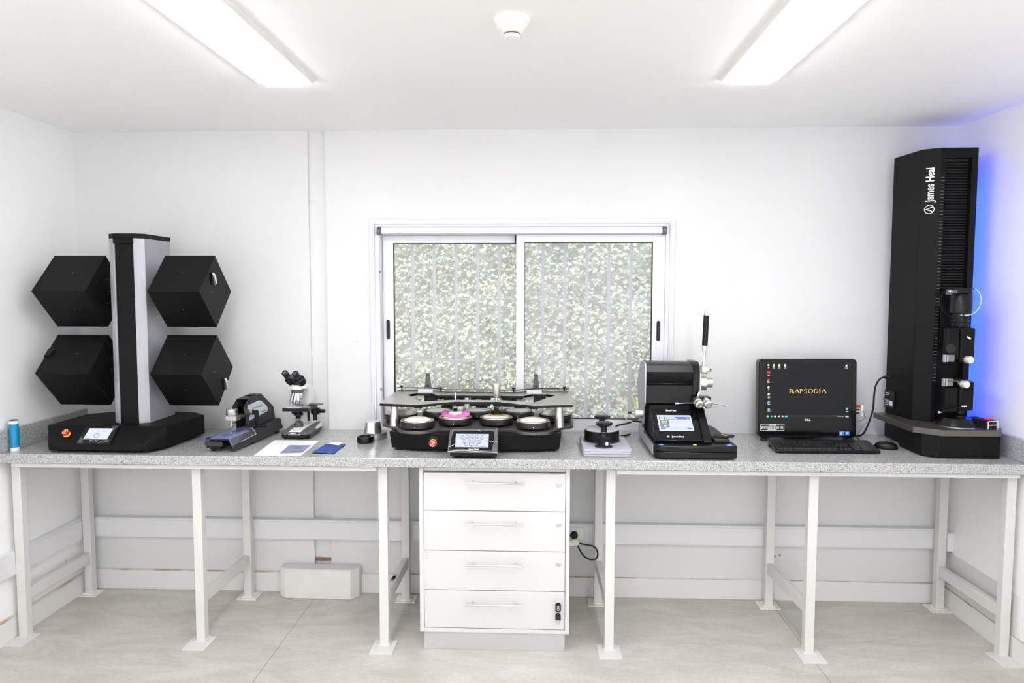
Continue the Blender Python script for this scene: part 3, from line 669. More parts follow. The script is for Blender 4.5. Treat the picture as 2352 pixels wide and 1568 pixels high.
# tumbling boxes
def tumbling_box(xa, xb, zc, lid_right, latch, shaft):
    yc, h = -0.37, 0.1735
    sq = [(yc - h, zc), (yc, zc - h), (yc + h, zc), (yc, zc + h)]
    lx = 0.018
    a, b = (xa, xb - lx - 0.0003) if lid_right else (xa + lx + 0.0003, xb)
    o = G().prism(sq, 'x', a, b).out('tumbling_box', M['black'], pt, bevel=0.0012)
    la, lb = (xb - lx, xb) if lid_right else (xa, xa + lx)
    G().prism(sq, 'x', la, lb).out('lid', M['black'], o, bevel=0.0012)
    g = G()
    n1 = Vector((0, -1, 1)).normalized(); n2 = Vector((0, -1, -1)).normalized(); n0 = Vector((0, -1, 0))
    for nn in (n1, n2):
        cc = Vector(((a + b) / 2 + 0.01, yc, zc)) + nn * (h / math.sqrt(2))
        g.cyl(cc - nn * 0.001, nn, 0.003, 0.002, 8)
    g.cyl((xb, yc - 0.045, zc - 0.002), (1, 0, 0), 0.0035, 0.002, 8)
    g.out('screw', M['dgrey'], o)
    if latch:
        kx, u, up = latch
        nn = n1 if up else n2
        t_ = Vector((0, 1, 1)).normalized() if up else Vector((0, 1, -1)).normalized()
        cc = Vector((kx, yc, zc)) + nn * (h / math.sqrt(2)) + t_ * u
        Mx = Matrix(((1, t_.x, -nn.x * 0 + nn.x, cc.x), (0, t_.y, nn.y, cc.y), (0, t_.z, nn.z, cc.z), (0, 0, 0, 1)))
        l = G(Mx).box(-0.014, 0.022, -0.026, 0.026, 0.0, 0.006).out('latch', M['blackp'], o, bevel=0.001)
        G(Mx).box(-0.008, 0.016, -0.022, 0.010, 0.006, 0.013).out('latch_lever', M['blackp'], l, bevel=0.002)
    sx0, sx1 = shaft
    G().cyl((sx0, yc, zc), (1, 0, 0), 0.017, sx1 - sx0, 18).out('shaft', M['blackp'], o)
    fx = xb if lid_right is False else xa
    d = 1 if not lid_right else -1
    G().lathe([(0.062, 0), (0.062, 0.006), (0.054, 0.010), (0.022, 0.010)], (fx, yc, zc), (d, 0, 0), 28).out('hub_flange', M['blackp'], o)
tumbling_box(-2.275, -2.020, 1.643, False, None, (-2.022, x0))
tumbling_box(-2.275, -2.020, 1.258, False, (-2.262, 0.0, True), (-2.022, x0))
tumbling_box(-1.725, -1.480, 1.643, True, None, (x1, -1.723))
tumbling_box(-1.725, -1.480, 1.258, True, None, (x1, -1.723))
# end-face latches (visible on the outer lids)
for zc, yy, zz in ((1.643, -0.405, 1.705), (1.258, -0.305, 1.185)):
    q = G().box(-1.4795, -1.473, yy - 0.012, yy + 0.012, zz - 0.028, zz + 0.028).out('latch', M['blackp'], pt, bevel=0.002)
    LMx = Matrix.Translation((-1.473, yy, zz)) @ Matrix.Rotation(math.radians(24 if zc > 1.4 else 14), 4, 'X')
    G(LMx).prism([(0.0, -0.036), (0.009, -0.026), (0.011, 0.012), (0.006, 0.026), (0.0, 0.030)], 'y', -0.008, 0.008).out('latch_lever', M['alu'], q, bevel=0.002)

# canister
cn = thing('canister', 'slim blue and white canister standing at the far left end of the worktop', 'canister', (-2.356, -0.585, T))
G().lathe([(0.0185, 0), (0.0195, 0.002), (0.0195, 0.018)], (-2.356, -0.585, T), seg=24).lathe([(0.0195, 0.128), (0.0195, 0.142)], (-2.356, -0.585, T), seg=24).out('body', M['cream'], cn)
G().lathe([(0.0197, 0.018), (0.0197, 0.128)], (-2.356, -0.585, T), seg=24).out('label_band', M['canblue'], cn)
G().lathe([(0.0175, 0.142), (0.0175, 0.146), (0.015, 0.147)], (-2.356, -0.585, T), seg=24).out('lid', M['dgrey'], cn)

# ------------------------------------------------------------------ rubbing tester (crockmeter), root rotated
ck = thing('rubbing_tester', 'dark grey hand cranked rubbing tester under a clear blue cover beside the microscope', 'testing machine', (-1.365, -0.31, T), math.radians(-5.4))
K = RM[ck.name_full]
g = G(K)   # open channel base
outp = [(-0.070, 0.016), (-0.048, 0.062), (0.048, 0.062), (0.072, 0.010), (0.066, 0.010), (0.044, 0.056), (-0.044, 0.056), (-0.064, 0.016)]
g.loft([[(x, y, z + (0.0 if y < 0.1 else 0.012)) for x, z in outp] for y in (-0.262, 0.0, 0.245)])
g.out('base', M['grey'], ck, bevel=0.001)
G(K).box(-0.060, 0.060, 0.238, 0.245, 0.02, 0.07).out('rear_plate', M['grey'], ck)
for x, y in ((-0.045, -0.235), (0.05, -0.06), (0.05, 0.21), (-0.05, 0.21)):
    G(K).cyl((x, y, 0), (0, 0, 1), 0.012, 0.022 if y < 0.1 else 0.03, 14).out('foot', M['rubber'], ck)
G(K).prism(rrect(-0.068, 0.018, 0.028, 0.050, 0.008), 'y', -0.272, -0.262).out('nose_plate', M['grey'], ck, bevel=0.002)
G(K).box(-0.05, 0.0, -0.258, -0.10, 0.012, 0.028).out('underside_bracket', M['blackp'], ck)
hp = [(-0.051, 0.067), (-0.092, 0.182), (-0.045, 0.215), (0.091, 0.223), (0.225, 0.135), (0.236, 0.077)]
g = G(K)
g.prism(hp, 'x', 0.0285, 0.0305).prism(hp, 'x', -0.0305, -0.0285)
for a, b in ((1, 2), (2, 3), (3, 4), (4, 5)):
    (ya, za), (yb, zb) = hp[a], hp[b]
    if a == 1: continue
    nx, nz = (zb - za), -(yb - ya); l = math.hypot(nx, nz); nx, nz = -nx / l * 0.002, -nz / l * 0.002
    g.prism([(ya, za), (yb, zb), (yb - nx * -1, zb + nz), (ya - nx * -1, za + nz)], 'x', -0.0285, 0.0285)
g.out('housing', M['grey'], ck)
G(K).box(-0.028, 0.028, 0.02, 0.20, 0.07, 0.125).out('inner_mechanism', M['rubber'], ck)
for y, z in ((-0.035, 0.205), (0.078, 0.212), (0.205, 0.137), (-0.045, 0.085)):
    G(K).cyl((0.0305, y, z), (1, 0, 0), 0.003, 0.0012, 10).out('screw', M['rubber'], ck)
g = G(K); g.box(-0.014, 0.014, 0.02, 0.06, 0.218, 0.228).out('counter', M['blackp'], ck, bevel=0.002)
lb = G(K).prism([(-0.052, 0.186), (0.06, 0.194), (0.085, 0.190), (0.150, 0.150), (0.155, 0.138), (0.148, 0.124), (0.0, 0.112), (-0.036, 0.108), (-0.04, 0.116), (-0.04, 0.126), (-0.03, 0.130), (-0.025, 0.16), (-0.052, 0.168)], 'x', 0.0306, 0.0312).out('label_plate', M['label_grey'], ck)
LM = K @ plane_m((0.0312, 0.0, 0.0), (0, 1, 0), (0, 0, 1))
G(LM).text('Crockmaster', 0.024, 0.045, 0.166, 0.0, sx=0.85).text('James Heal', 0.011, 0.110, 0.132, 0.0, bold=0.0002).out('lettering', M['ink'], lb)
G(K).cyl((-0.024, -0.040, 0.153), (1, 0, 0), 0.028, 0.004, 28).out('crank_disc', M['steel'], ck)
cr = G(K).cyl((0.0305, -0.038, 0.150), (1, 0, 0), 0.012, 0.018, 20).out('crank_hub', M['steel'], ck)
G(K).cyl((0.0485, -0.038, 0.150), (1, 0, 0), 0.0135, 0.004, 20).out('brass_collar', M['brass'], cr)
G(K).cyl((0.0525, -0.038, 0.150), (1, 0, 0), 0.009, 0.012, 16).prism(arc(-0.038, 0.150, 0.012, -10, 190, 10) + [(-0.048, 0.085), (-0.045, 0.078), (-0.031, 0.078), (-0.028, 0.085)], 'x', 0.062, 0.074).out('crank_arm', M['blackp'], cr, bevel=0.0015)
G(K).lathe([(0.007, 0), (0.008, 0.012), (0.0095, 0.03), (0.009, 0.040), (0.006, 0.042)], (0.074, -0.038, 0.084), (1, 0.1, 0), 14).out('crank_handle', M['blackp'], cr)
wa = G(K).box(-0.058, -0.003, -0.104, -0.058, 0.116, 0.140).out('weight_arm', M['plate'], ck, bevel=0.002)
G(K).box(-0.02, -0.004, -0.10, 0.05, 0.122, 0.134).out('arm_bar', M['plate'], wa)
G(K).lathe([(0.012, 0.139), (0.012, 0.1425), (0.0262, 0.1425), (0.027, 0.144), (0.027, 0.171), (0.0255, 0.173), (0.003, 0.173), (0.003, 0.178)], (-0.036, -0.082, 0), seg=28).out('weight', M['alu'], wa)
G(K).cyl((-0.036, -0.082, 0.070), (0, 0, 1), 0.0045, 0.05, 14).lathe([(0.016, 0), (0.016, 0.005)], (-0.036, -0.082, 0.094), (0.2, 0, 1), 16).out('rubbing_finger', M['steel'], wa)
G(K).cyl((-0.020, -0.098, 0.100), (1, -0.3, 0), 0.011, 0.008, 16).cyl((-0.074, -0.085, 0.128), (1, 0, 0), 0.005, 0.022, 12).out('thumb_screw', M['steel'], wa)
# clear cover with the blue test strip beneath
G(K).box(-0.047, 0.047, -0.258, -0.062, 0.0622, 0.0635).out('bed_plate', mat('lilac_bed', (0.40, 0.42, 0.62), 0.5), ck)
G(K).box(-0.026, 0.010, -0.220, -0.085, 0.0638, 0.0690).out('blue_test_strip', mat('bright_blue_cloth', (0.02, 0.09, 0.60), 0.9), ck)
G(K).box(0.014, 0.028, -0.225, -0.070, 0.0638, 0.067).out('ruler_track', M['label_grey'], ck)
g = G(K)
g.add([(-0.078, -0.280, 0.040), (-0.052, -0.280, 0.074), (0.052, -0.280, 0.074), (0.073, -0.280, 0.034), (-0.078, -0.055, 0.044), (-0.052, -0.055, 0.078), (0.052, -0.055, 0.078), (0.070, -0.048, 0.046)],
      [(0, 1, 5, 4), (1, 2, 6, 5), (2, 3, 7, 6)])
cv = g.out('clear_cover', M['clear_blue'], ck)
E2 = mat('blue_plastic_edge', (0.10, 0.14, 0.50), 0.3)
G(K).tube([(-0.078, -0.280, 0.040), (-0.052, -0.280, 0.074), (0.052, -0.280, 0.074), (0.073, -0.280, 0.034)], 0.0017, 6, sub=1).tube([(0.052, -0.280, 0.074), (0.052, -0.055, 0.078)], 0.0014, 6, sub=1).out('cover_edge', E2, cv)
G(K).tube([(0.052, -0.055, 0.078), (0.070, -0.048, 0.046), (0.0725, -0.20, 0.038)], 0.0010, 6, sub=1).out('cover_rim', M['cable_white'], cv)

# ------------------------------------------------------------------ microscope
ms = thing('microscope', 'white and black binocular microscope standing near the back wall', 'microscope', (-1.13, -0.165, T))
g = G()
bo = [(-1.202, -0.262), (-1.190, -0.275), (-1.070, -0.275), (-1.057, -0.262), (-1.062, -0.045), (-1.198, -0.045)]
g.loft([[(x, y, 0.908) for x, y in bo], [(x, y, 0.923) for x, y in bo]]); g.out('base_skirt', M['blackp'], ms, bevel=0.002)
g = G(); g.loft([[(x, y, 0.923) for x, y in bo], [(x, y, 0.934 if y < -0.1 else 0.934) for x, y in bo], [(-1.13 + (x + 1.13) * 0.96, -0.16 + (y + 0.16) * 0.97, 0.938 if y < -0.1 else 0.952) for x, y in bo]])
bs = g.out('base', M['dgrey'], ms, bevel=0.002)
g = G(); g.loft([[(-1.162, -0.277, 0.922), (-1.102, -0.277, 0.922), (-1.102, -0.270, 0.941), (-1.162, -0.270, 0.941)], [(-1.160, -0.20, 0.938), (-1.100, -0.20, 0.938), (-1.102, -0.20, 0.950), (-1.156, -0.20, 0.950)], [(-1.176, -0.05, 0.944), (-1.086, -0.05, 0.944), (-1.090, -0.05, 0.962), (-1.170, -0.05, 0.962)]])
g.out('base_top_panel', M['cream'], ms, bevel=0.002)
G().add([(-1.0595, -0.255, 0.926), (-1.0595, -0.05, 0.930), (-1.0605, -0.05, 0.955), (-1.0615, -0.235, 0.932)], [(0, 1, 2, 3)]).out('side_panel', M['cream'], ms)
fm = plane_m((-1.131, -0.2775, 0.931), (1, 0, 0), (0, 0.25, 1))
nb = G(fm).box(-0.023, 0.020, -0.005, 0.006, 0.0, 0.0012).out('name_plate', M['blackp'], ms)
g = G(fm)
g.quad(-0.020, 0.0, -0.0018, 0.0032, 0.0012, 0.0003).quad(0.0065, 0.0115, -0.0022, 0.0028, 0.0012, 0.0003).quad(-0.021, 0.018, -0.0032, -0.0025, 0.0012, 0.0003)
g.out('plate_marks', M['white'], nb)
for x, y in ((-1.185, -0.25), (-1.08, -0.25), (-1.18, -0.07), (-1.075, -0.07)): G().cyl((x, y, 0.9), (0, 0, 1), 0.009, 0.009, 12).out('foot', M['rubber'], ms)
# arm
ap = [(-0.098, 0.945), (-0.045, 0.945), (-0.040, 1.02), (-0.048, 1.10), (-0.065, 1.140), (-0.10, 1.160), (-0.19, 1.163), (-0.19, 1.146), (-0.145, 1.142), (-0.128, 1.12), (-0.118, 1.07)]
G().prism(ap, 'x', -1.158, -1.098).out('arm', M['cream'], ms, bevel=0.004)
G().lathe([(0.031, 1.143), (0.032, 1.148), (0.032, 1.160), (0.026, 1.166)], (-1.147, -0.175, 0), seg=28).out('head_mount', M['cream'], ms)
# revolving nosepiece + objectives
ns = G().lathe([(0.016, 1.118), (0.030, 1.126), (0.031, 1.134), (0.029, 1.137), (0.024, 1.142)], (-1.147, -0.175, 0), (0, 0, 1), 28).out('nosepiece', M['dgrey'], ms)
for ang, L_ in ((200, 0.062), (262, 0.055), (300, 0.05), (345, 0.035)):
    a = math.radians(ang); dd = Vector((math.cos(a) * 0.35, math.sin(a) * 0.35, -1)).normalized()
    o = Vector((-1.147 + 0.015 * math.cos(a), -0.175 + 0.015 * math.sin(a), 1.124))
    G().lathe([(0.0105, 0), (0.0112, L_ * 0.45), (0.0100, L_ * 0.5), (0.0095, L_ * 0.78), (0.006, L_ * 0.92), (0.004, L_)], o, dd, 16).out('objective', M['chrome'], ns)
# stage
stg = G().box(-1.204, -1.070, -0.240, -0.085, 1.036, 1.052).out('stage', M['blackp'], ms, bevel=0.002)
G().box(-1.192, -1.115, -0.236, -0.20, 1.052, 1.0545).box(-1.200, -1.075, -0.198, -0.190, 1.052, 1.056).out('slide', M['label_grey'], stg)
G().box(-1.185, -1.165, -0.19, -0.155, 1.0525, 1.060).tube([(-1.185, -0.185, 1.062), (-1.15, -0.205, 1.060), (-1.12, -0.195, 1.060), (-1.085, -0.18, 1.063)], 0.0022, 6).out('slide_clip', M['chrome'], stg)
G().box(-1.10, -1.030, -0.135, -0.115, 1.054, 1.060).out('stage_ruler', M['dgrey'], stg)
kb_ = G().cyl((-1.062, -0.155, 0.992), (0, 0, 1), 0.0095, 0.045, 18).cyl((-1.062, -0.155, 0.978), (0, 0, 1), 0.0115, 0.018, 18).out('stage_knob', M['blackp'], stg)
G().cyl((-1.100, -0.09, 1.015), (1, 0, 0), 0.019, 0.04, 22).cyl((-1.062, -0.09, 1.015), (1, 0, 0), 0.010, 0.032, 18).cyl((-1.158, -0.09, 1.015), (1, 0, 0), 0.019, 0.012, 22).out('focus_knob', M['blackp'], ms)
G().box(-1.118, -1.106, -0.11, -0.085, 0.965, 1.04).out('rack', M['rubber'], ms)
G().lathe([(0.012, 0.99), (0.013, 1.005), (0.024, 1.008), (0.024, 1.018), (0.019, 1.020), (0.019, 1.034)], (-1.143, -0.175, 0), seg=24).box(-1.175, -1.155, -0.185, -0.170, 1.015, 1.028).out('condenser', M['blackp'], ms)
G().lathe([(0.0245, 0.946), (0.0245, 0.953), (0.0225, 0.954), (0.0235, 0.959), (0.021, 0.962), (0.022, 0.967), (0.018, 0.974), (0.015, 0.976)], (-1.138, -0.185, 0), seg=26).out('lamp_housing', M['dgrey'], ms)
G().lathe([(0.0145, 0.976), (0.010, 0.979), (0.0, 0.980)], (-1.138, -0.185, 0), seg=20).out('lamp_lens', mat('lens_glass', (0.03, 0.05, 0.12), 0.05), ms)
# binocular head, turned to the left
hc = Vector((-1.147, -0.175, 1.166)); fw = Vector((-0.34, -0.94, 0)); sd_ = Vector((0.94, -0.34, 0)); up_ = Vector((0, 0, 1))
td = (fw * 0.72 + up_ * 0.69).normalized()
hd = G().lathe([(0.024, 0), (0.03, 0.006), (0.028, 0.014)], hc, (0, 0, 1), 24)
hd.lathe([(0.014, -0.012), (0.024, -0.006), (0.0255, 0.004), (0.0255, 0.020), (0.018, 0.030)], hc + up_ * 0.026 + fw * 0.010, td, 24)
hd = hd.out('binocular_head', M['blackp'], ms)
G().lathe([(0.019, 0), (0.019, 0.0015)], hc + up_ * 0.026 + fw * 0.010 + td * 0.030, td, 24).out('scale_dial', M['dgrey'], hd)
for s_ in (-1, 1):
    o = hc + sd_ * (0.032 * s_) + up_ * 0.012 + fw * 0.0
    b_ = G().lathe([(0.010, -0.010), (0.021, -0.004), (0.0245, 0.010), (0.0245, 0.032), (0.019, 0.036)], o, td, 22).out('prism_housing', M['blackp'], hd)
    G().lathe([(0.0165, 0.034), (0.0165, 0.048), (0.0145, 0.050), (0.0145, 0.056), (0.0165, 0.058), (0.0165, 0.078), (0.0145, 0.080), (0.0105, 0.080), (0.0095, 0.076)], o, td, 22).out('eyepiece', M['pot'], b_)
    G().lathe([(0.0095, 0.0765), (0.0, 0.0785)], o, td, 16).out('eye_lens', mat('coated_lens', (0.25, 0.28, 0.3), 0.05, metal=0.5), b_)

ms.location.x -= 0.010

# ------------------------------------------------------------------ sheet and cloth sample
sh = thing('printed_sheet', 'white printed sheet with a grey blue photo lying on the worktop', 'paper', (-1.11, -0.46, T))
G().add([(-1.204, -0.641, 0.9012), (-0.991, -0.631, 0.9012), (-1.008, -0.298, 0.9012), (-1.236, -0.294, 0.9012), (-1.204, -0.641, 0.9004), (-0.991, -0.631, 0.9004), (-1.008, -0.298, 0.9004), (-1.236, -0.294, 0.9004)],
        [(0, 1, 2, 3), (4, 5, 6, 7), (0, 1, 5, 4), (1, 2, 6, 5), (2, 3, 7, 6), (3, 0, 4, 7)]).out('sheet', M['paper'], sh)
G().add([(-1.103, -0.591, 0.9016), (-1.003, -0.575, 0.9016), (-1.013, -0.409, 0.9016), (-1.120, -0.409, 0.9016)], [(0, 1, 2, 3)]).out('printed_photo', M['print_blue'], sh)
G().box(-1.16, -1.145, -0.44, -0.435, 0.9013, 0.9016).box(-1.14, -1.06, -0.345, -0.342, 0.9013, 0.9016).out('printed_marks', M['label_grey'], sh)
cs = thing('cloth_sample', 'crumpled dark blue cloth swatch with a white tag beside the sheet', 'cloth', (-0.90, -0.48, T))
g = G(); n = 9; vs = []; fs = []
q = [Vector((-0.955, -0.577, 0)), Vector((-0.852, -0.590, 0)), Vector((-0.850, -0.375, 0)), Vector((-0.950, -0.385, 0))]
for layer in (0, 1):
    for j in range(n + 1):
        for i in range(n + 1):
            u, v = i / n, j / n
            p = (q[0] * (1 - u) + q[1] * u) * (1 - v) + (q[3] * (1 - u) + q[2] * u) * v
            z = 0.9035 + 0.0022 * math.sin(u * 9 + v * 4) * math.sin(v * 7) + 0.0015 * math.sin(v * 13 + u * 5)
            e = 0.003 * math.sin(j * 2.1) if i in (0, n) else 0
            vs.append((p.x + e, p.y + (0.003 * math.sin(i * 2.7) if j in (0, n) else 0), z if layer == 0 else 0.9006))
N1 = (n + 1) ** 2
for j in range(n):
    for i in range(n):
        a = j * (n + 1) + i; fs += [(a, a + 1, a + n + 2, a + n + 1), (N1 + a, N1 + a + n + 1, N1 + a + n + 2, N1 + a + 1)]
g.add(vs, fs); g.out('swatch', M['blue_cloth'], cs)
G().add([(-0.932, -0.40, 0.9075), (-0.872, -0.435, 0.9075), (-0.868, -0.375, 0.9085), (-0.925, -0.368, 0.9085)], [(0, 1, 2, 3)]).out('tag', M['paper'], cs)

# steel weight and black ring
sw = thing('steel_weight', 'polished steel flanged cylinder beside the abrasion tester', 'weight', (-0.745, -0.215, T))
G().lathe([(0.056, 0), (0.058, 0.002), (0.058, 0.030), (0.055, 0.033), (0.040, 0.033)], (-0.745, -0.215, T), seg=36).out('flange', M['plate'], sw)
G().lathe([(0.0465, 0.033), (0.0465, 0.036), (0.038, 0.088), (0.036, 0.090), (0.0, 0.0905)], (-0.752, -0.235, T), seg=36).out('cup', mat('turned_steel', (0.85, 0.85, 0.84), 0.22, metal=0.9), sw)
rg = G().lathe([(0.036, 0.0), (0.040, 0.004), (0.041, 0.024), (0.037, 0.031), (0.031, 0.031), (0.029, 0.020), (0.020, 0.018), (0.0, 0.018)], (-0.770, -0.325, T), seg=36).out('black_ring', M['blackp'])
tag(rg, 'short black plastic ring holder on the worktop in front of the steel cylinder', 'ring')

# ------------------------------------------------------------------ abrasion tester (nine stations)
ma = thing('abrasion_tester', 'black nine station abrasion tester with a steel guide plate in front of the window', 'testing machine', (-0.21, -0.30, T))
xc = -0.210
def sym(pts): return [(xc + x, y) for x, y in pts] + [(xc - x, y) for x, y in reversed(pts)]
box_p = [(xc - 0.403, -0.500), (xc - 0.30, -0.528), (xc - 0.15, -0.540), (xc + 0.15, -0.540), (xc + 0.30, -0.528), (xc + 0.403, -0.500), (xc + 0.403, -0.07), (xc - 0.403, -0.07)]
g = G(); g.loft([[(xc + (x - xc) * 0.975, y + 0.006, 0.913) for x, y in box_p], [(x, y, 0.990) for x, y in box_p]]); g.out('housing', M['black'], ma, bevel=0.004)
for x in (-0.36, 0.36):
    for y in (-0.47, -0.12): G().cyl((xc + x, y, 0.9), (0, 0, 1), 0.015, 0.0135, 12).out('foot', M['rubber'], ma)
dl = [(-0.470, -0.25), (-0.462, -0.375), (-0.372, -0.465)] + [(-0.272 + 0.098 * math.cos(math.radians(a)), -0.482 + 0.082 * math.sin(math.radians(a))) for a in (190, 225, 250, 270, 290, 315, 345)] + [(-0.14, -0.486)]
deck = [(xc + x, y) for x, y in dl] + [(xc - x, y) for x, y in reversed(dl)] + [(xc + 0.44, -0.08), (xc + 0.38, -0.045), (xc - 0.38, -0.045), (xc - 0.44, -0.08)]
G().prism(deck, 'z', 0.990, 1.004).out('drive_plate', M['deck'], ma, bevel=0.0015)
front = [(-0.455, -0.462), (-0.268, -0.499), (-0.103, -0.390), (0.103, -0.390), (0.268, -0.499), (0.455, -0.462), (0.458, -0.20), (0.450, -0.030), (0.27, -0.028), (0.185, -0.105), (-0.185, -0.105), (-0.27, -0.028), (-0.450, -0.030), (-0.458, -0.20)]
inner = [(-0.350, -0.235), (-0.276, -0.405), (-0.112, -0.343), (0.112, -0.343), (0.276, -0.405), (0.350, -0.235), (0.381, -0.175), (0.335, -0.122), (0.262, -0.120), (0.222, -0.185), (-0.222, -0.185), (-0.262, -0.120), (-0.335, -0.122), (-0.381, -0.175)]
ar = G().ring([(xc + x, y) for x, y in front], [(xc + x, y) for x, y in inner], 'z', 1.1168, 1.1185).out('guide_plate', M['plate'], ma)
G().ring([(xc + x, y) for x, y in front], [(xc + x, y) for x, y in inner], 'z', 1.1055, 1.1166).out('plate_edge', M['blackp'], ar)
for x, y in ((-0.394, -0.42), (0.394, -0.42), (-0.394, -0.10), (0.394, -0.10), (-0.075, -0.13), (0.09, -0.13)):
    G().lathe([(0.0225, 1.004), (0.0222, 1.006), (0.0175, 1.090), (0.0172, 1.1075)], (xc + x, y, 0), seg=24).out('pillar', M['alu'], ma)
stations = [(-0.485, -0.470, 'f'), (-0.317, -0.375, 'p'), (-0.118, -0.368, 'h'), (0.060, -0.455, 'f'), (-0.600, -0.275, 'f'), (-0.425, -0.195, 'g'), (-0.223, -0.172, 'g'), (-0.019, -0.175, 'g'), (0.170, -0.250, 'f')]
for (x, y, k) in stations:
    s_ = G().lathe([(0.060, 1.004), (0.070, 1.006), (0.077, 1.011), (0.0812, 1.013), (0.082, 1.036), (0.0805, 1.040), (0.0, 1.040)], (x, y, 0), seg=48).out('abrading_table', M['pot'], ma)
    G().lathe([(0.079, 1.0402), (0.078, 1.0425), (0.066, 1.0432), (0.064, 1.0405)], (x, y, 0), seg=40).out('clamp_ring', M['plate'] if k != 'g' else M['deck'], s_)
    d = 0.012 if k in 'f' else 0.006
    G().lathe([(0.0635, 1.0405), (0.0625, 1.0435), (0.05, 1.0435 + d * 0.5), (0.028, 1.0435 + d * 0.88), (0.0, 1.0435 + d)], (x, y, 0), seg=40).out('felt_pad', M['felt'] if k != 'g' else M['felt_grey'], s_)
    g = G()
    for q_ in range(-5, 4):     # slanted locking slot on the rim, facing the bench front
        a = math.radians(-90 + q_ * 5.5); r_ = 0.0824
        a2 = math.radians(-90 + (q_ + 1) * 5.5)
        zA = 1.018 + (q_ + 5) * 0.0013; w_ = 0.004 if q_ < 1 else 0.004 - q_ * 0.0008
        g.add([(x + r_ * math.cos(a), y + r_ * math.sin(a), zA), (x + r_ * math.cos(a2), y + r_ * math.sin(a2), zA + 0.0013), (x + r_ * math.cos(a2), y + r_ * math.sin(a2), zA + w_ + 0.0013), (x + r_ * math.cos(a), y + r_ * math.sin(a), zA + w_)], [(0, 1, 2, 3)])
    if k != 'g':
        g.out('locking_slot', M['rubber'], s_)
        G().cyl((x + 0.002, y - 0.080, 1.0215), (0, -1, 0), 0.0022, 0.003, 8).out('pin', M['steel'], s_)
    else:
        G().cyl((x + 0.002, y - 0.080, 1.0215), (0, -1, 0), 0.0022, 0.003, 8).out('pin', M['steel'], s_); g.bm.free()
# spindle bushings under the guide plate
for (x, y, k) in stations[:4] + stations[5:8]:
    yy = -0.445 if k == 'f' else (-0.368 if k in 'ph' else -0.145)
    xx = x + (0.004 if x > -0.2 else 0.0)
    b_ = G().lathe([(0.021, 1.108), (0.021, 1.096), (0.017, 1.094)], (xx, yy, 0), seg=22).out('spindle_bushing', M['blackp'], ma)
    G().lathe([(0.0165, 1.094), (0.010, 1.083), (0.008, 1.080)], (xx, yy, 0), seg=20).out('bushing_cone', M['alu'], b_)
# holders in stations two and three
x, y = -0.317, -0.368
h1 = G().cyl((x, y, 1.080), (0, 0, 1), 0.0026, 0.078, 10).lathe([(0.003, 1.128), (0.0055, 1.130), (0.0055, 1.140), (0.003, 1.142)], (x, y, 0), seg=14).out('spindle', M['steel'], ma)
G().lathe([(0.009, 1.067), (0.010, 1.069), (0.010, 1.084), (0.007, 1.086)], (x, y, 0), seg=18).out('spindle_foot', M['blackp'], h1)
G().lathe([(0.033, 1.0515), (0.034, 1.062), (0.028, 1.0665), (0.0, 1.067)], (x, y, 0), seg=30).out('sample_holder', M['cream'], h1)
g = G(); n = 40; rows = []
for j, (r, z) in enumerate(((0.027, 1.0545), (0.036, 1.0590), (0.046, 1.0620), (0.055, 1.0610), (0.063, 1.0560), (0.0645, 1.0480), (0.060, 1.0460))):
    row_ = []
    for i in range(n):
        a = 2 * PI * i / n; side = max(0.0, abs(math.cos(a)) - 0.72) * 3.0
        f_ = 1 + 0.06 * math.sin(5 * a + j * 0.6) * (j > 0) + 0.10 * side * (j > 1)
        z_ = z + 0.0028 * math.sin(6 * a + j * 1.1) * (0 < j < 5) + 0.007 * side * (1 < j < 5) * (1 + 0.5 * math.sin(11 * a)) - 0.006 * max(0.0, -math.sin(a)) * (0 < j < 4)
        row_.append((x + r * f_ * math.cos(a), y + r * f_ * math.sin(a), z_))
    rows.append(row_)
g.loft(rows, cap=False)
tag(g.out('fabric_sample', M['pink'], loc=(x, y, 1.047)), 'bright pink fabric sample clamped on the second station of the abrasion tester', 'fabric')
x, y = -0.118, -0.368
h2 = G().lathe([(0.033, 1.051), (0.034, 1.056), (0.026, 1.057)], (x, y, 0), seg=28).out('sample_holder', M['brass'], ma)
h3 = G().lathe([(0.026, 1.056), (0.027, 1.058), (0.027, 1.069), (0.023, 1.072), (0.013, 1.073), (0.0125, 1.076), (0.012, 1.094), (0.008, 1.096)], (x, y, 0), seg=28).out('holder_body', M['blackp'], ma)
G().cyl((x, y, 1.096), (0, 0, 1), 0.0045, 0.058, 12).out('spindle', M['steel'], h3)
G().lathe([(0.012, 1.138), (0.013, 1.140), (0.0155, 1.160), (0.0225, 1.200), (0.0225, 1.203), (0.019, 1.204), (0.0, 1.203)], (x, y, 0), seg=30).out('spindle_weight', M['alu'], h3)
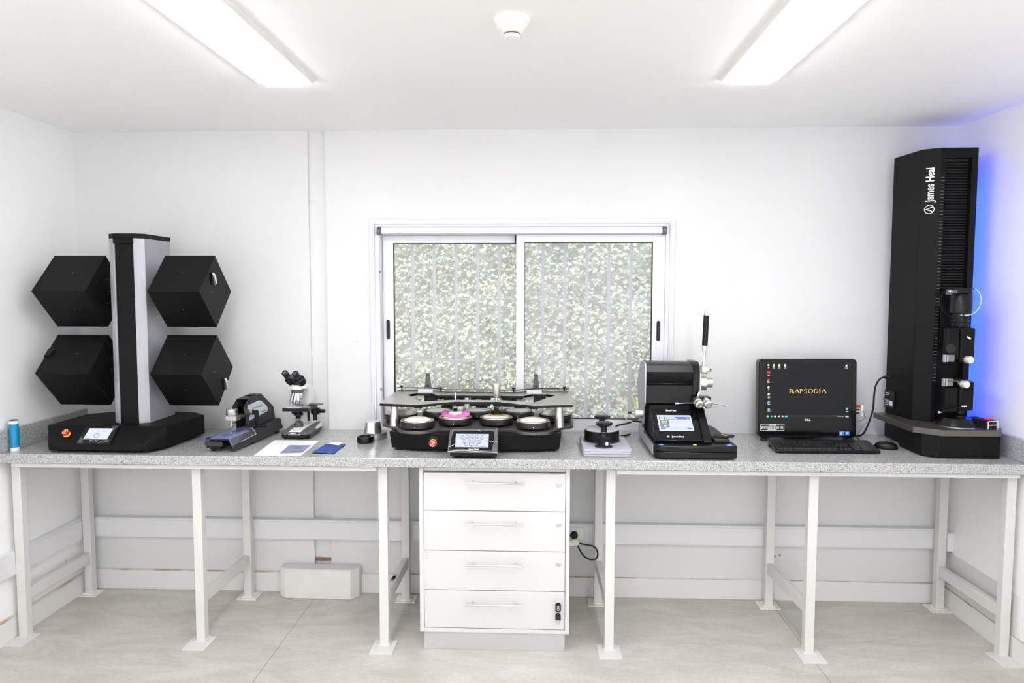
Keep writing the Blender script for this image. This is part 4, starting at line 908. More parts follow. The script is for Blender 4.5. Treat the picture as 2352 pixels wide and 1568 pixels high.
# rear hinged frame with two upright stays
rp = [(-0.452, -0.052), (-0.175 - 0.10, -0.052), (-0.185, -0.115), (0.185, -0.115), (0.275, -0.052), (0.452, -0.052)]
rp2 = [(x_, y_ + 0.014) for x_, y_ in rp]
hf = G().prism([(xc + a, b) for a, b in rp] + [(xc + a, b) for a, b in reversed(rp2)], 'z', 1.134, 1.138).prism([(xc + a, b + 0.004) for a, b in rp] + [(xc + a, b + 0.004) for a, b in reversed(rp2)], 'z', 1.121, 1.124).out('rear_lifting_frame', M['blackp'], ma)
for xx in (-0.43, -0.215, 0.165, 0.43):
    G().lathe([(0.004, 1.124), (0.004, 1.140), (0.009, 1.142), (0.009, 1.146), (0.004, 1.148)], (xc + xx, -0.046 if abs(xx) > 0.3 else -0.103, 0), seg=12).out('thumb_screw', M['blackp'], hf)
for xx in (-0.289, 0.281):
    s_ = G().loft([[(xc + xx - 0.017, -0.062, 1.138), (xc + xx + 0.017, -0.062, 1.138), (xc + xx + 0.017, -0.046, 1.138), (xc + xx - 0.017, -0.046, 1.138)],
                   [(xc + xx - 0.009, -0.062, 1.215), (xc + xx + 0.009, -0.062, 1.215), (xc + xx + 0.009, -0.046, 1.215), (xc + xx - 0.009, -0.046, 1.215)]]).out('stay', M['dgrey'], hf, bevel=0.002)
    G().cyl((xc + xx, -0.062, 1.150), (0, -1, 0), 0.006, 0.003, 14).cyl((xc + xx, -0.062, 1.206), (0, -1, 0), 0.004, 0.003, 12).out('pivot', M['rubber'], s_)
    G().box(xc + xx - 0.048, xc + xx + 0.030, -0.085, -0.055, 1.1185, 1.133).out('hinge_block', M['pvc'], hf)
    G().box(xc + xx - 0.012, xc + xx + 0.05, -0.11, -0.06, 1.05, 1.105).out('drive_motor', M['rubber'], ma)
for xx in (-0.14, 0.0, 0.14):
    G().box(xc + xx - 0.055, xc + xx + 0.045, -0.14, -0.07, 1.055, 1.104).out('drive_motor', M['rubber'], ma, bevel=0.002)
for xx in (-0.18, 0.0, 0.20): G().cyl((xc + xx, -0.125, 1.004), (0, 0, 1), 0.03, 0.05, 16).out('motor_mount', M['rubber'], ma)
# controls
EM = plane_m((-0.400, -0.5375, 0.952), (1, 0.0, 0), (0, 0.0, 1))
G(EM).lathe([(0.0265, 0), (0.0265, 0.004), (0.024, 0.006)], seg=28).out('stop_collar', M['blackp'], ma)
estop(EM @ Matrix.Translation((0, -0.004, 0.004)), ma, 1.05)
G().cyl((xc - 0.403, -0.30, 0.935), (-1, 0, 0), 0.008, 0.02, 12).out('side_knob', M['rubber'], ma)
# touch screen console
TM = plane_m((-0.207, -0.652, 0.932), (1, 0, 0), (0, 0.62, 1.0))
g = G(); tl, tr = -0.315, -0.092
g.prism([(-0.652, 0.912), (-0.654, 0.934), (-0.598, 1.020), (-0.560, 1.026), (-0.545, 1.0), (-0.545, 0.915)], 'x', tl + 0.006, tr - 0.006)
g.prism([(-0.640, 0.902), (-0.648, 0.913), (-0.55, 0.913), (-0.55, 0.902)], 'x', tl + 0.024, tr - 0.026)
cons = g.out('console', M['blackp'], ma, bevel=0.002)
bz = G(TM).prism(rrect(-0.108, 0.108, -0.002, 0.104, 0.006), 'z', 0.001, 0.004).out('bezel', M['gloss'], cons)
G(TM).quad(-0.079, 0.070, 0.020, 0.083, 0.0042).out('display', M['scr_white'], bz)
g = G(TM)
def ringm(u, v, r, w=0.0022, sy=0.92):
    g.ring([(u + r * math.cos(a), v + r * sy * math.sin(a)) for a in np.linspace(0, 2 * PI * 0.97, 18)], [(u + (r - w) * math.cos(a), v + (r - w) * sy * math.sin(a)) for a in np.linspace(0, 2 * PI * 0.97, 18)], 'z', 0.0049, 0.0052)
    g.quad(u - r * 0.35, u + r * 0.35, v - r * 0.5, v - r * 0.1, 0.0049, 0.0003)
for u, v in ((-0.048, 0.064), (-0.026, 0.068), (-0.004, 0.068), (0.018, 0.068), (0.040, 0.063)): ringm(u, v, 0.0088); g.quad(u - 0.007, u + 0.007, v + 0.010, v + 0.012, 0.0049, 0.0003)
for u, v in ((-0.038, 0.044), (-0.017, 0.048), (0.006, 0.048), (0.027, 0.043)): ringm(u, v, 0.0088); g.quad(u - 0.007, u + 0.007, v + 0.010, v + 0.012, 0.0049, 0.0003)
for u, v, r in ((-0.030, 0.030, 0.008), (-0.007, 0.032, 0.0115), (0.016, 0.030, 0.008)): ringm(u, v, r)
g.out('display_rings', M['scr_ring'], bz)
g = G(TM); g.quad(-0.077, -0.062, 0.073, 0.0755, 0.0049, 0.0003).quad(-0.077, -0.062, 0.064, 0.0665, 0.0049, 0.0003).quad(-0.077, -0.044, 0.0215, 0.026, 0.0049, 0.0003).quad(0.030, 0.066, 0.0215, 0.026, 0.0049, 0.0003)
for v in (0.069, 0.053): g.prism(arc(0.061, v, 0.006, 180, 360, 8), 'z', 0.0049, 0.0052)
g.out('display_bars', M['scr_grey'], bz)
G(TM).text('James Heal', 0.0100, 0.004, 0.0105, 0.0042, bold=0.0003).out('lettering', M['white'], bz)
g = G(TM)   # creased protective film round the bezel
g.prism([(-0.110, -0.006), (0.112, -0.008), (0.112, 0.004), (0.02, 0.006), (-0.05, 0.012), (-0.11, 0.006)], 'z', 0.0055, 0.0062)
g.prism([(0.085, 0.0), (0.112, -0.006), (0.108, 0.112), (0.092, 0.105), (0.096, 0.06)], 'z', 0.0055, 0.0062)
g.prism([(-0.112, 0.0), (-0.096, 0.02), (-0.100, 0.06), (-0.085, 0.104), (-0.105, 0.104)], 'z', 0.0055, 0.0062)
g.prism([(-0.105, 0.104), (-0.085, 0.096), (0.092, 0.096), (0.108, 0.107)], 'z', 0.0055, 0.0062)
g.out('protective_film', M['clear'], bz)
g = G(TM)
for a in ([(-0.11, 0.022, 0.0065), (-0.097, 0.024, 0.0065), (-0.084, 0.032, 0.0065)], [(0.075, 0.05, 0.0065), (0.086, 0.044, 0.0065), (0.092, 0.05, 0.0065), (0.108, 0.048, 0.0065)], [(0.02, 0.100, 0.0065), (0.034, 0.096, 0.0065)], [(-0.112, -0.003, 0.0065), (-0.05, 0.004, 0.0065), (0.02, 0.0, 0.0065), (0.112, -0.004, 0.0065)]):
    g.tube(a, 0.0009, 5)
g.out('film_crease', M['cable_white'], bz)

# ------------------------------------------------------------------ foam pads and sample cutters
def pad(x0, x1, y0, y1, z0, z1, m, label):
    o = G().prism(rrect(x0, x1, y0, y1, 0.008), 'z', z0, z1).out('foam_pad', m, bevel=0.002)
    return tag(o, label, 'pad', 'cutting pads in the stack')
pad(0.290, 0.506, -0.588, -0.285, 0.9005, 0.9115, M['lilac'], 'lilac grey cutting pad at the bottom of the stack')
pad(0.288, 0.505, -0.590, -0.283, 0.9118, 0.9238, M['lilac'], 'lilac grey cutting pad in the middle of the stack')
pad(0.289, 0.506, -0.592, -0.288, 0.9241, 0.9360, M['lilac'], 'lilac grey cutting pad on top of the stack carrying the cutters')
PZ = 0.9362
def cutter(x, y, R, rb, hb, kz, kr, label, big):
    t = thing('sample_cutter', label, 'cutter', (x, y, PZ), group='round black sample cutters on the pads')
    G().lathe([(R, 0), (R, 0.003), (rb, 0.004)], (x, y, PZ), seg=40).out('flange', M['deck'], t)
    if big:
        G().lathe([(rb, 0.003), (rb, 0.048), (rb - 0.003, 0.052), (0.0, 0.052)], (x, y, PZ), seg=40).out('body', M['blackp'], t)
        G().lathe([(rb - 0.004, 0.0522), (rb - 0.008, 0.060), (0.018, 0.063), (0.0, 0.063)], (x, y, PZ), seg=40).out('cover_plate', M['lilac2'], t)
        G().cyl((x, y, PZ + 0.062), (0, 0, 1), 0.014, kz - 0.062, 20).out('neck', M['blackp'], t)
    else:
        G().lathe([(rb, 0.003), (rb + 0.001, 0.040), (rb - 0.006, 0.046), (0.019, 0.050), (0.017, 0.064), (0.015, 0.066), (0.0, 0.066)], (x, y, PZ), seg=32).out('body', M['blackp'], t)
        G().cyl((x, y, PZ + 0.064), (0, 0, 1), 0.0135, 0.006, 20).out('steel_collar', M['steel'], t)
        G().cyl((x, y, PZ + 0.068), (0, 0, 1), 0.014, kz - 0.068, 20).out('neck', M['blackp'], t)
        G().box(x + 0.006, x + 0.018, y - rb - 0.0012, y - rb + 0.004, PZ + 0.012, PZ + 0.026).out('sticker', M['white'], t)
    
    seg = 40; rows = []
    for (r, z) in ((0.4, -0.010), (0.82, -0.008), (1.0, -0.002), (1.0, 0.004), (0.8, 0.009), (0.3, 0.010)):
        rows.append([(x + kr * r * (1 + 0.06 * math.cos(7 * a)) * math.cos(a), y + kr * r * (1 + 0.06 * math.cos(7 * a)) * math.sin(a), PZ + kz + z) for a in np.linspace(0, 2 * PI, seg, endpoint=False)])
    G().loft(rows).out('knob', M['gloss'], t)
cutter(0.388, -0.392, 0.090, 0.0825, 0.05, 0.112, 0.037, 'large round black sample cutter with flat body on the pad stack', True)
cutter(0.385, -0.535, 0.042, 0.0285, 0.05, 0.106, 0.038, 'small slim black sample cutter standing in front of the large one', False)

# ------------------------------------------------------------------ tear tester
et = thing('tear_tester', 'black tear tester with a sloping touch screen panel and an upright lever', 'testing machine', (0.79, -0.36, T))
bp = rrect(0.604, 0.972, -0.632, -0.10, 0.035, 6)
G().prism(bp, 'z', 0.908, 0.934).out('base_lower', M['blackp'], et, bevel=0.002)
G().prism(bp, 'z', 0.936, 0.962).out('base_upper', M['blackp'], et, bevel=0.005, seg=3)
G().box(0.60, 0.603, -0.585, -0.12, 0.915, 0.958).out('side_trim', M['silver'], et)
for x, y in ((0.65, -0.59), (0.92, -0.59), (0.65, -0.15), (0.92, -0.15)): G().cyl((x, y, 0.9), (0, 0, 1), 0.02, 0.009, 14).out('foot', M['rubber'], et)
# body behind panel
G().prism([(-0.556, 0.962), (-0.350, 1.096), (-0.200, 1.096), (-0.150, 0.962)], 'x', 0.617, 0.866).out('lower_body', M['black'], et, bevel=0.002)
EPM = plane_m((0.617, -0.560, 0.965), (1, 0, 0), (0, 0.21, 0.130))
LP = math.hypot(0.21, 0.13)
ep = G(EPM).prism([(0.0, 0.0), (0.212, 0.0), (0.216, LP), (0.0, LP)], 'z', 0.0, 0.010).out('front_panel', M['gloss'], et, bevel=0.002)
G(EPM).prism([(0.214, -0.012), (0.253, -0.012), (0.256, LP), (0.220, LP)], 'z', 0.0, 0.013).out('slide_rail', M['blackp'], et, bevel=0.004)
dsp = G(EPM).prism(rrect(0.026, 0.184, 0.064, 0.172, 0.003), 'z', 0.0101, 0.0106).out('display', M['scr_white'], ep)
g = G(EPM); g.quad(0.034, 0.040, 0.143, 0.160, 0.0106, 0.0004).quad(0.056, 0.178, 0.143, 0.160, 0.0106, 0.0004).quad(0.034, 0.178, 0.076, 0.084, 0.0106, 0.0004)
g.out('display_bars', M['scr_blue'], dsp)
G(EPM).quad(0.034, 0.076, 0.104, 0.138, 0.0106, 0.0004).quad(0.034, 0.076, 0.090, 0.102, 0.0106, 0.0004).out('display_panel', M['scr_green'], dsp)
g = G(EPM); g.quad(0.062, 0.108, 0.1535, 0.157, 0.0111, 0.0003).quad(0.062, 0.118, 0.1465, 0.150, 0.0111, 0.0003).quad(0.162, 0.174, 0.149, 0.154, 0.0111, 0.0003).quad(0.041, 0.069, 0.121, 0.129, 0.0111, 0.0003).quad(0.045, 0.067, 0.110, 0.114, 0.0111, 0.0003).quad(0.050, 0.062, 0.093, 0.098, 0.0111, 0.0003).quad(0.056, 0.155, 0.078, 0.082, 0.0111, 0.0003)
g.out('display_text', M['scr_icon'], dsp)
G(EPM).ring(arc(0.048, 0.1515, 0.0055, 0, 345, 16), arc(0.048, 0.1515, 0.004, 0, 345, 16), 'z', 0.0106, 0.011).out('display_emblem', M['scr_green'], dsp)
g = G(EPM); g.text('ElmaTear', 0.0155, 0.098, 0.205, 0.0101, bold=0.0004, sx=0.85)
g.text('James Heal', 0.0155, 0.104, 0.026, 0.0101, bold=0.0003, sx=0.8)
g.ring(arc(0.060, 0.026, 0.0058, 0, 345, 20), arc(0.060, 0.026, 0.0046, 0, 345, 20), 'z', 0.0101, 0.0105)
g.prism([(0.0565, 0.0225), (0.0600, 0.0305), (0.0635, 0.0225), (0.0622, 0.0225), (0.0600, 0.0275), (0.0578, 0.0225)], 'z', 0.0101, 0.0105)
g.out('lettering', M['white'], ep)
# drum housing
hz = [(-0.340, 1.096), (-0.352, 1.112), (-0.352, 1.196), (-0.332, 1.204), (-0.345, 1.225), (-0.352, 1.262), (-0.338, 1.291), (-0.312, 1.303), (-0.205, 1.303), (-0.17, 1.285), (-0.15, 1.22), (-0.15, 1.096)]
G().prism(hz, 'x', 0.603, 0.832).out('drum_housing', M['blackp'], et, bevel=0.003)
G().prism([(-0.350, 1.110), (-0.350, 1.28), (-0.335, 1.302), (-0.30, 1.306), (-0.20, 1.300), (-0.13, 1.250), (-0.075, 1.175), (-0.125, 1.085), (-0.15, 1.0), (-0.15, 0.964), (-0.30, 0.962), (-0.32, 1.08)], 'x', 0.596, 0.6025).out('side_plate', M['silver'], et, bevel=0.001)
rim = [(-0.356, 1.14), (-0.356, 1.255), (-0.342, 1.292), (-0.315, 1.309), (-0.21, 1.309), (-0.17, 1.292), (-0.145, 1.22), (-0.145, 1.14)]
G().prism(rim, 'x', 0.822, 0.857).out('end_rim', M['gloss'], et, bevel=0.005, seg=3)
G().prism([(-0.345, 1.13), (-0.345, 1.255), (-0.31, 1.288), (-0.22, 1.288), (-0.16, 1.22), (-0.16, 1.13)], 'x', 0.857, 0.866).out('bearing_plate', M['plate'], et, bevel=0.001)
G().cyl((0.866, -0.33, 1.270), (1, 0, 0), 0.024, 0.026, 28).cyl((0.892, -0.33, 1.270), (1, 0, 0), 0.011, 0.012, 20).out('lever_hub', M['alu'], et)
G().cyl((0.904, -0.33, 1.270), (1, 0, 0), 0.007, 0.010, 16).out('hub_bolt', M['dgrey'], et)
G().cyl((0.866, -0.31, 1.205), (1, 0, 0), 0.036, 0.028, 32).out('drum_hub', M['alu'], et)
G().cyl((0.894, -0.31, 1.207), (1, 0, 0), 0.024, 0.030, 28).out('drum_knob', M['plate'], et)
lv = G().cyl((0.877, -0.335, 1.285), (0.035, -0.0, 1), 0.0065, 0.085, 16).cyl((0.8795, -0.335, 1.362), (0.035, 0, 1), 0.012, 0.026, 20).cyl((0.8865, -0.335, 1.530), (0.035, 0, 1), 0.0125, 0.022, 20).out('lever', M['steel'], et)
G().cyl((0.8804, -0.335, 1.388), (0.035, 0, 1), 0.0135, 0.145, 22).out('lever_grip', M['blackp'], lv)
G().cyl((0.866, -0.33, 1.090), (1, 0, 0), 0.030, 0.016, 26).out('lower_disc', M['steel'], et)
# clamps
jw = G().box(0.815, 0.900, -0.40, -0.345, 1.122, 1.148).out('clamp_block', M['blackp'], et, bevel=0.001)
G().prism([(0.838, 1.148), (0.846, 1.148), (0.852, 1.168), (0.846, 1.172)], 'y', -0.38, -0.376).out('knife', M['steel'], jw)
for cx_, hx, hz_ in ((0.842, -0.100, 1.121), (0.882, 0.078, 1.114)):
    dd = Vector((0.10, -1, -0.35)).normalized()
    o = Vector((cx_ - 0.006, -0.395, 1.130))
    c_ = G().lathe([(0.018, 0), (0.020, 0.006), (0.020, 0.020), (0.0175, 0.021), (0.0175, 0.024), (0.019, 0.025), (0.019, 0.042), (0.013, 0.047), (0.006, 0.047), (0.006, 0.044)], o, dd, 26).out('clamp_screw', M['alu'], jw)
    m0 = o + dd * 0.022
    s0 = -1 if hx < 0 else 1
    e_ = Vector((cx_ + hx, -0.42, hz_))
    G().tube([m0 + Vector((s0 * 0.018, 0, 0)), e_], 0.0028, 8, sub=1).cyl(e_, (s0, 0, -0.05), 0.0052, 0.013, 12).out('tommy_bar', M['steel'], c_)
# load cell at the left
lc = G().lathe([(0.013, 0), (0.0225, 0.003), (0.0235, 0.02), (0.0235, 0.040), (0.015, 0.041)], (0.5965, -0.31, 1.053), (-1, 0, 0), 28).out('pneumatic_knob', M['alu'], et)
G().tube([(0.556, -0.31, 1.056), (0.535, -0.31, 1.057), (0.515, -0.31, 1.056), (0.508, -0.30, 1.040), (0.52, -0.29, 1.018), (0.56, -0.26, 0.998), (0.598, -0.25, 0.99)], 0.0022, 8).out('air_hose', M['cable_white'], lc)
G().cyl((0.520, -0.31, 1.057), (1, 0, 0), 0.005, 0.02, 12).out('hose_plug', M['rubber'], lc)
G().tube([(0.598, -0.25, 1.0), (0.56, -0.25, 1.004), (0.525, -0.24, 0.990), (0.49, -0.22, 0.978), (0.475, -0.20, 0.965), (0.482, -0.18, 0.93), (0.495, -0.15, 0.906), (0.56, -0.09, 0.906)], 0.0045, 8).out('power_cord', M['rubber'], et)
G().cyl((0.5965, -0.34, 1.0), (-1, 0, 0), 0.009, 0.008, 14).out('side_port', M['rubber'], et)
# right-hand deck with strap
G().prism([(0.885, -0.545), (0.955, -0.545), (0.955, -0.30)] + arc(0.915, -0.26, 0.04, 0, 90, 5) + [(0.885, -0.22)], 'z', 0.962, 0.978).out('right_deck', M['grey'], et, bevel=0.004)
for x, y in ((0.636, -0.603), (0.938, -0.603)):
    s_ = G().lathe([(0.0135, 0.9624), (0.013, 0.9632), (0.0, 0.9632)], (x, y, 0), seg=24).out('guard_button', M['sticker_blue'], et)
    G().box(x - 0.003, x + 0.006, y - 0.003, y + 0.006, 0.9633, 0.9636).out('button_mark', M['white'], s_)
G().lathe([(0.0085, 0.9624), (0.008, 0.9640), (0.0, 0.9642)], (0.785, -0.603, 0), seg=20).out('status_light', M['led_green'], et)
stp = G().prism([(0.888, -0.505), (0.935, -0.530), (0.978, -0.520), (0.990, -0.490), (0.940, -0.468), (0.895, -0.480)], 'z', 0.9785, 0.988).out('wrist_strap', M['rubber'], bevel=0.003)
tag(stp, 'folded black strap with a small red and white tag on the tear tester deck', 'strap')
RM[stp.name_full] = Matrix.Translation(stp.location)
G().prism([(0.928, -0.480), (0.938, -0.482), (0.950, -0.518), (0.940, -0.520)], 'z', 0.9882, 0.9886).out('woven_tag', mat('red_white_tag', (0.8, 0.45, 0.42), 0.8, noise=0.5, nscale=400), stp)

# ------------------------------------------------------------------ all-in-one computer
pc = thing('computer', 'black all in one computer showing gold RAPSODIA lettering on its screen', 'computer', (1.432, -0.165, T), math.radians(2.5))
CM = RM[pc.name_full] @ Matrix.Translation((0, 0, 0.006)) @ Matrix.Rotation(math.radians(-3.0), 4, 'X')
SM = CM @ plane_m((0, -0.022, 0), (1, 0, 0), (0, 0, 1))       # u right, v up, w towards viewer
bodyo = G(SM).prism(rrect(-0.246, 0.246, 0.010, 0.404, 0.020, 6), 'z', -0.045, 0.0).out('body', M['gloss'], pc, bevel=0.003)
G(CM).box(-0.06, 0.06, 0.022, 0.07, 0.0, 0.20).box(-0.10, 0.10, 0.0, 0.11, 0.006, 0.014).out('stand', M['blackp'], pc, bevel=0.002)
G(RM[pc.name_full]).box(-0.23, -0.19, -0.03, 0.0, 0.0, 0.013).box(0.19, 0.23, -0.03, 0.0, 0.0, 0.013).out('foot', M['rubber'], pc)
scn = G(SM).quad(-0.212, 0.208, 0.112, 0.382, 0.0002, 0.0006).out('screen', M['scr_dark'], pc)
def px2(x, y): return (-0.212 + (x - 1752) * 0.42 / 197, 0.382 - (y - 839) * 0.27 / 123)
W8 = 0.0009
def icons(name, m, items):
    g = G(SM)
    for (x, y, w, h, rd) in items:
        u, v = px2(x, y)
        if rd: g.lathe([(w, W8), (w, W8 + 0.0003)], (u, v, 0), (0, 0, 1), 14)
        else: g.quad(u - w, u + w, v - h, v + h, W8, 0.0003)
    g.out(name, m, scn)
icons('folder_icon', M['scr_yel'], [(1771, 843.5, 0.0045, 0.006, 0), (1784, 843.5, 0.0045, 0.006, 0), (1759, 894, 0.006, 0.006, 1), (1792.5, 960, 0.0045, 0.004, 1)])
icons('app_icon', M['scr_icon'], [(1798, 843.5, 0.0045, 0.006, 0), (1759.5, 910, 0.006, 0.006, 1), (1775, 960, 0.005, 0.004, 0), (1783.5, 960, 0.004, 0.0035, 0), (1758.5, 843, 0.005, 0.005, 1), (1942, 844, 0.0045, 0.0045, 0)])
icons('red_icon', M['scr_red'], [(1759, 860, 0.007, 0.0065, 0), (1759, 876.5, 0.006, 0.005, 1)])
icons('green_icon', M['scr_lgreen'], [(1757.5, 960, 0.006, 0.005, 1), (1758, 880, 0.005, 0.003, 0)])
icons('blue_icon', M['scr_cyan'], [(1759.5, 928, 0.006, 0.005, 0), (1760, 944, 0.006, 0.006, 1), (1766.5, 960, 0.0045, 0.004, 1), (1944, 943, 0.005, 0.006, 0), (1801, 960, 0.007, 0.004, 0)])
g = G(SM)
for (x, y, w) in [(1758.5, 849, 4), (1771, 849.5, 5), (1784, 849.5, 5), (1798, 849.5, 5), (1942, 849.5, 6), (1759, 866, 6), (1759, 882.5, 6), (1759.5, 899, 3), (1760, 915.5, 6), (1760, 918, 5), (1760, 932, 6), (1760, 948, 6), (1944, 949, 6), (1759.5, 867.5, 2)]:
    u, v = px2(x, y); g.quad(u - w * 0.00108, u + w * 0.00108, v - 0.0012, v + 0.0012, W8, 0.0003)
for x in (1923, 1927, 1930, 1934, 1937): u, v = px2(x, 960.5); g.quad(u - 0.001, u + 0.001, v - 0.0015, v + 0.0015, W8, 0.0003)
u, v = px2(1944.5, 960.5); g.quad(u - 0.008, u + 0.008, v - 0.0028, v - 0.0008, W8, 0.0003).quad(u - 0.008, u + 0.006, v + 0.0008, v + 0.0028, W8, 0.0003)
g.out('caption_text', M['scr_icon'], scn)
u, v = px2(1804, 960); G(SM).quad(u, 0.206, 0.114, 0.1225, 0.0008, 0.0001).out('taskbar', emis('lit_taskbar', (0.022, 0.026, 0.027), 1.0), scn)
# serif lettering built from strokes
g = G(SM)
def stroke(x0_, y0_, x1_, y1_, w, ox):
    d = Vector((x1_ - x0_, y1_ - y0_)); n_ = Vector((-d.y, d.x)).normalized() * w / 2
    P_ = [(x0_, y0_), (x1_, y1_)]
    g.add([(ox + x0_ + n_.x, LY + y0_ + n_.y, W8), (ox + x1_ + n_.x, LY + y1_ + n_.y, W8), (ox + x1_ - n_.x, LY + y1_ - n_.y, W8), (ox + x0_ - n_.x, LY + y0_ - n_.y, W8)], [(0, 1, 2, 3)])
def bowl(cx_, cy_, rx, ry, a0, a1, w, ox):
    n = 14; outr = []; inr = []
    for i in range(n + 1):
        a = math.radians(a0 + (a1 - a0) * i / n); outr.append((ox + cx_ + rx * math.cos(a), LY + cy_ + ry * math.sin(a), W8)); inr.append((ox + cx_ + (rx - w * (0.35 + 0.65 * abs(math.cos(a)))) * math.cos(a), LY + cy_ + (ry - 0.0016) * math.sin(a), W8))
    for i in range(n): g.add([outr[i], outr[i + 1], inr[i + 1], inr[i]], [(0, 1, 2, 3)])
u0, v0 = px2(1808, 907); u1, _ = px2(1896, 907); LY = v0 - 0.0005; H_ = 0.0215; TW = 0.0044; TN = 0.0018
def serif(x, y, w, ox): stroke(x - w, y, x + w, y, 0.0011, ox)
wds = [0.0235, 0.0225, 0.0180, 0.0180, 0.0255, 0.0245, 0.0105, 0.0235]; tot = sum(wds); scl = (u1 - u0) / tot; ox = u0
for ch, wd in zip('RAPSODIA', wds):
    w_ = wd * scl
    if ch in 'RPDI':
        s0 = 0.004
        stroke(s0, 0, s0, H_, TW, ox); serif(s0, 0.0005, 0.0042, ox); serif(s0, H_ - 0.0005, 0.0042, ox)
    if ch in 'RP': bowl(0.005, H_ * 0.74, w_ * 0.52, H_ * 0.26, -90, 90, TW, ox)
    if ch == 'R': stroke(0.0095, H_ * 0.48, w_ - 0.002, 0.0005, TW, ox); serif(w_ - 0.002, 0.0005, 0.003, ox)
    if ch == 'D': bowl(0.005, H_ * 0.5, w_ * 0.70, H_ * 0.5, -90, 90, TW, ox)
    if ch == 'O': bowl(w_ * 0.47, H_ * 0.5, w_ * 0.45, H_ * 0.52, 0, 360, TW, ox)
    if ch == 'A':
        stroke(0.002, 0.0005, w_ * 0.47, H_, TN, ox); stroke(w_ * 0.43, H_, w_ - 0.003, 0.0005, TW, ox); serif(0.002, 0.0005, 0.003, ox); serif(w_ - 0.003, 0.0005, 0.0036, ox)
    if ch == 'S':
        bowl(w_ * 0.45, H_ * 0.75, w_ * 0.34, H_ * 0.26, 30, 250, TW * 0.8, ox); bowl(w_ * 0.45, H_ * 0.26, w_ * 0.36, H_ * 0.28, -150, 80, TW * 0.9, ox)
    ox += w_
g.out('screen_lettering', M['scr_gold'], scn)
lg = G(SM).text('DELL', 0.0135, 0.0, 0.0985, 0.0003, bold=0.0004).out('brand_lettering', M['white'], pc)
g = G(SM); g.ring(rrect(-0.236, -0.117, 0.044, 0.078, 0.003), rrect(-0.234, -0.119, 0.046, 0.076, 0.002), 'z', 0.0002, 0.0007)
g.quad(-0.196, -0.158, 0.0695, 0.0745, 0.0002).quad(-0.200, -0.156, 0.048, 0.0505, 0.0002)
for i, xx in enumerate((-0.223, -0.205, -0.187, -0.169, -0.151, -0.131)):
    g.ring(rrect(xx - 0.008, xx + 0.008, 0.053, 0.067, 0.003), rrect(xx - 0.0065, xx + 0.0065, 0.0545, 0.0655, 0.002), 'z', 0.0002, 0.0007)
    g.quad(xx - 0.0045, xx + 0.0045, 0.060, 0.0625, 0.0002)
    if i % 2 == 0: g.quad(xx - 0.0045, xx + 0.001, 0.0565, 0.0585, 0.0002)
    else: g.quad(xx - 0.001, xx + 0.0045, 0.0565, 0.0585, 0.0002)
g.out('feature_sticker', M['white'], pc)
st_ = G(SM).quad(0.160, 0.186, 0.020, 0.042, 0.0002).quad(0.190, 0.211, 0.021, 0.041, 0.0002).out('blue_sticker', M['sticker_blue'], pc)
G(SM).quad(0.163, 0.175, 0.024, 0.037, 0.0009, 0.0003).lathe([(0.005, 0.0009), (0.005, 0.0012)], (0.200, 0.032, 0), seg=14).out('sticker_print', M['label_grey'], st_)
G(SM).prism([(0.176, 0.042), (0.186, 0.042), (0.186, 0.032), (0.183, 0.038)], 'z', 0.0009, 0.0012).out('sticker_corner', M['yellow'], st_)
G(SM).lathe([(0.0022, 0.0002), (0.0022, 0.0006)], (-0.003, 0.393, 0), seg=12).out('webcam', M['dgrey'], pc)

ub = thing('usb_stick', 'red usb stick plugged into the right side of the computer', 'usb stick', (1.698, -0.14, 1.066))
G().box(1.684, 1.706, -0.152, -0.143, 1.065, 1.078).out('shell', M['red'], ub, bevel=0.002)
cab = thing('usb_cables', 'two grey usb cables with white paper tags beside the computer', 'cable', (1.72, -0.14, 0.9))
for zz, pts in ((1.053, [(1.700, -0.145, 1.053), (1.715, -0.14, 1.05), (1.735, -0.13, 1.03), (1.742, -0.11, 1.0), (1.725, -0.09, 0.985), (1.69, -0.08, 0.97)]),
                (1.036, [(1.700, -0.145, 1.036), (1.715, -0.14, 1.032), (1.745, -0.13, 1.01), (1.757, -0.11, 0.985), (1.742, -0.09, 0.955), (1.725, -0.07, 0.905)])):
    c_ = G().tube(pts, 0.0018, 8).out('cable', M['cable_grey'], cab)
    G().box(1.682, 1.700, -0.150, -0.142, zz - 0.003, zz + 0.003).out('plug', M['rubber'], c_)
G().box(1.712, 1.722, -0.146, -0.1455, 1.045, 1.076).box(1.712, 1.722, -0.146, -0.1455, 1.022, 1.038).out('paper_tag', M['white'], cab)

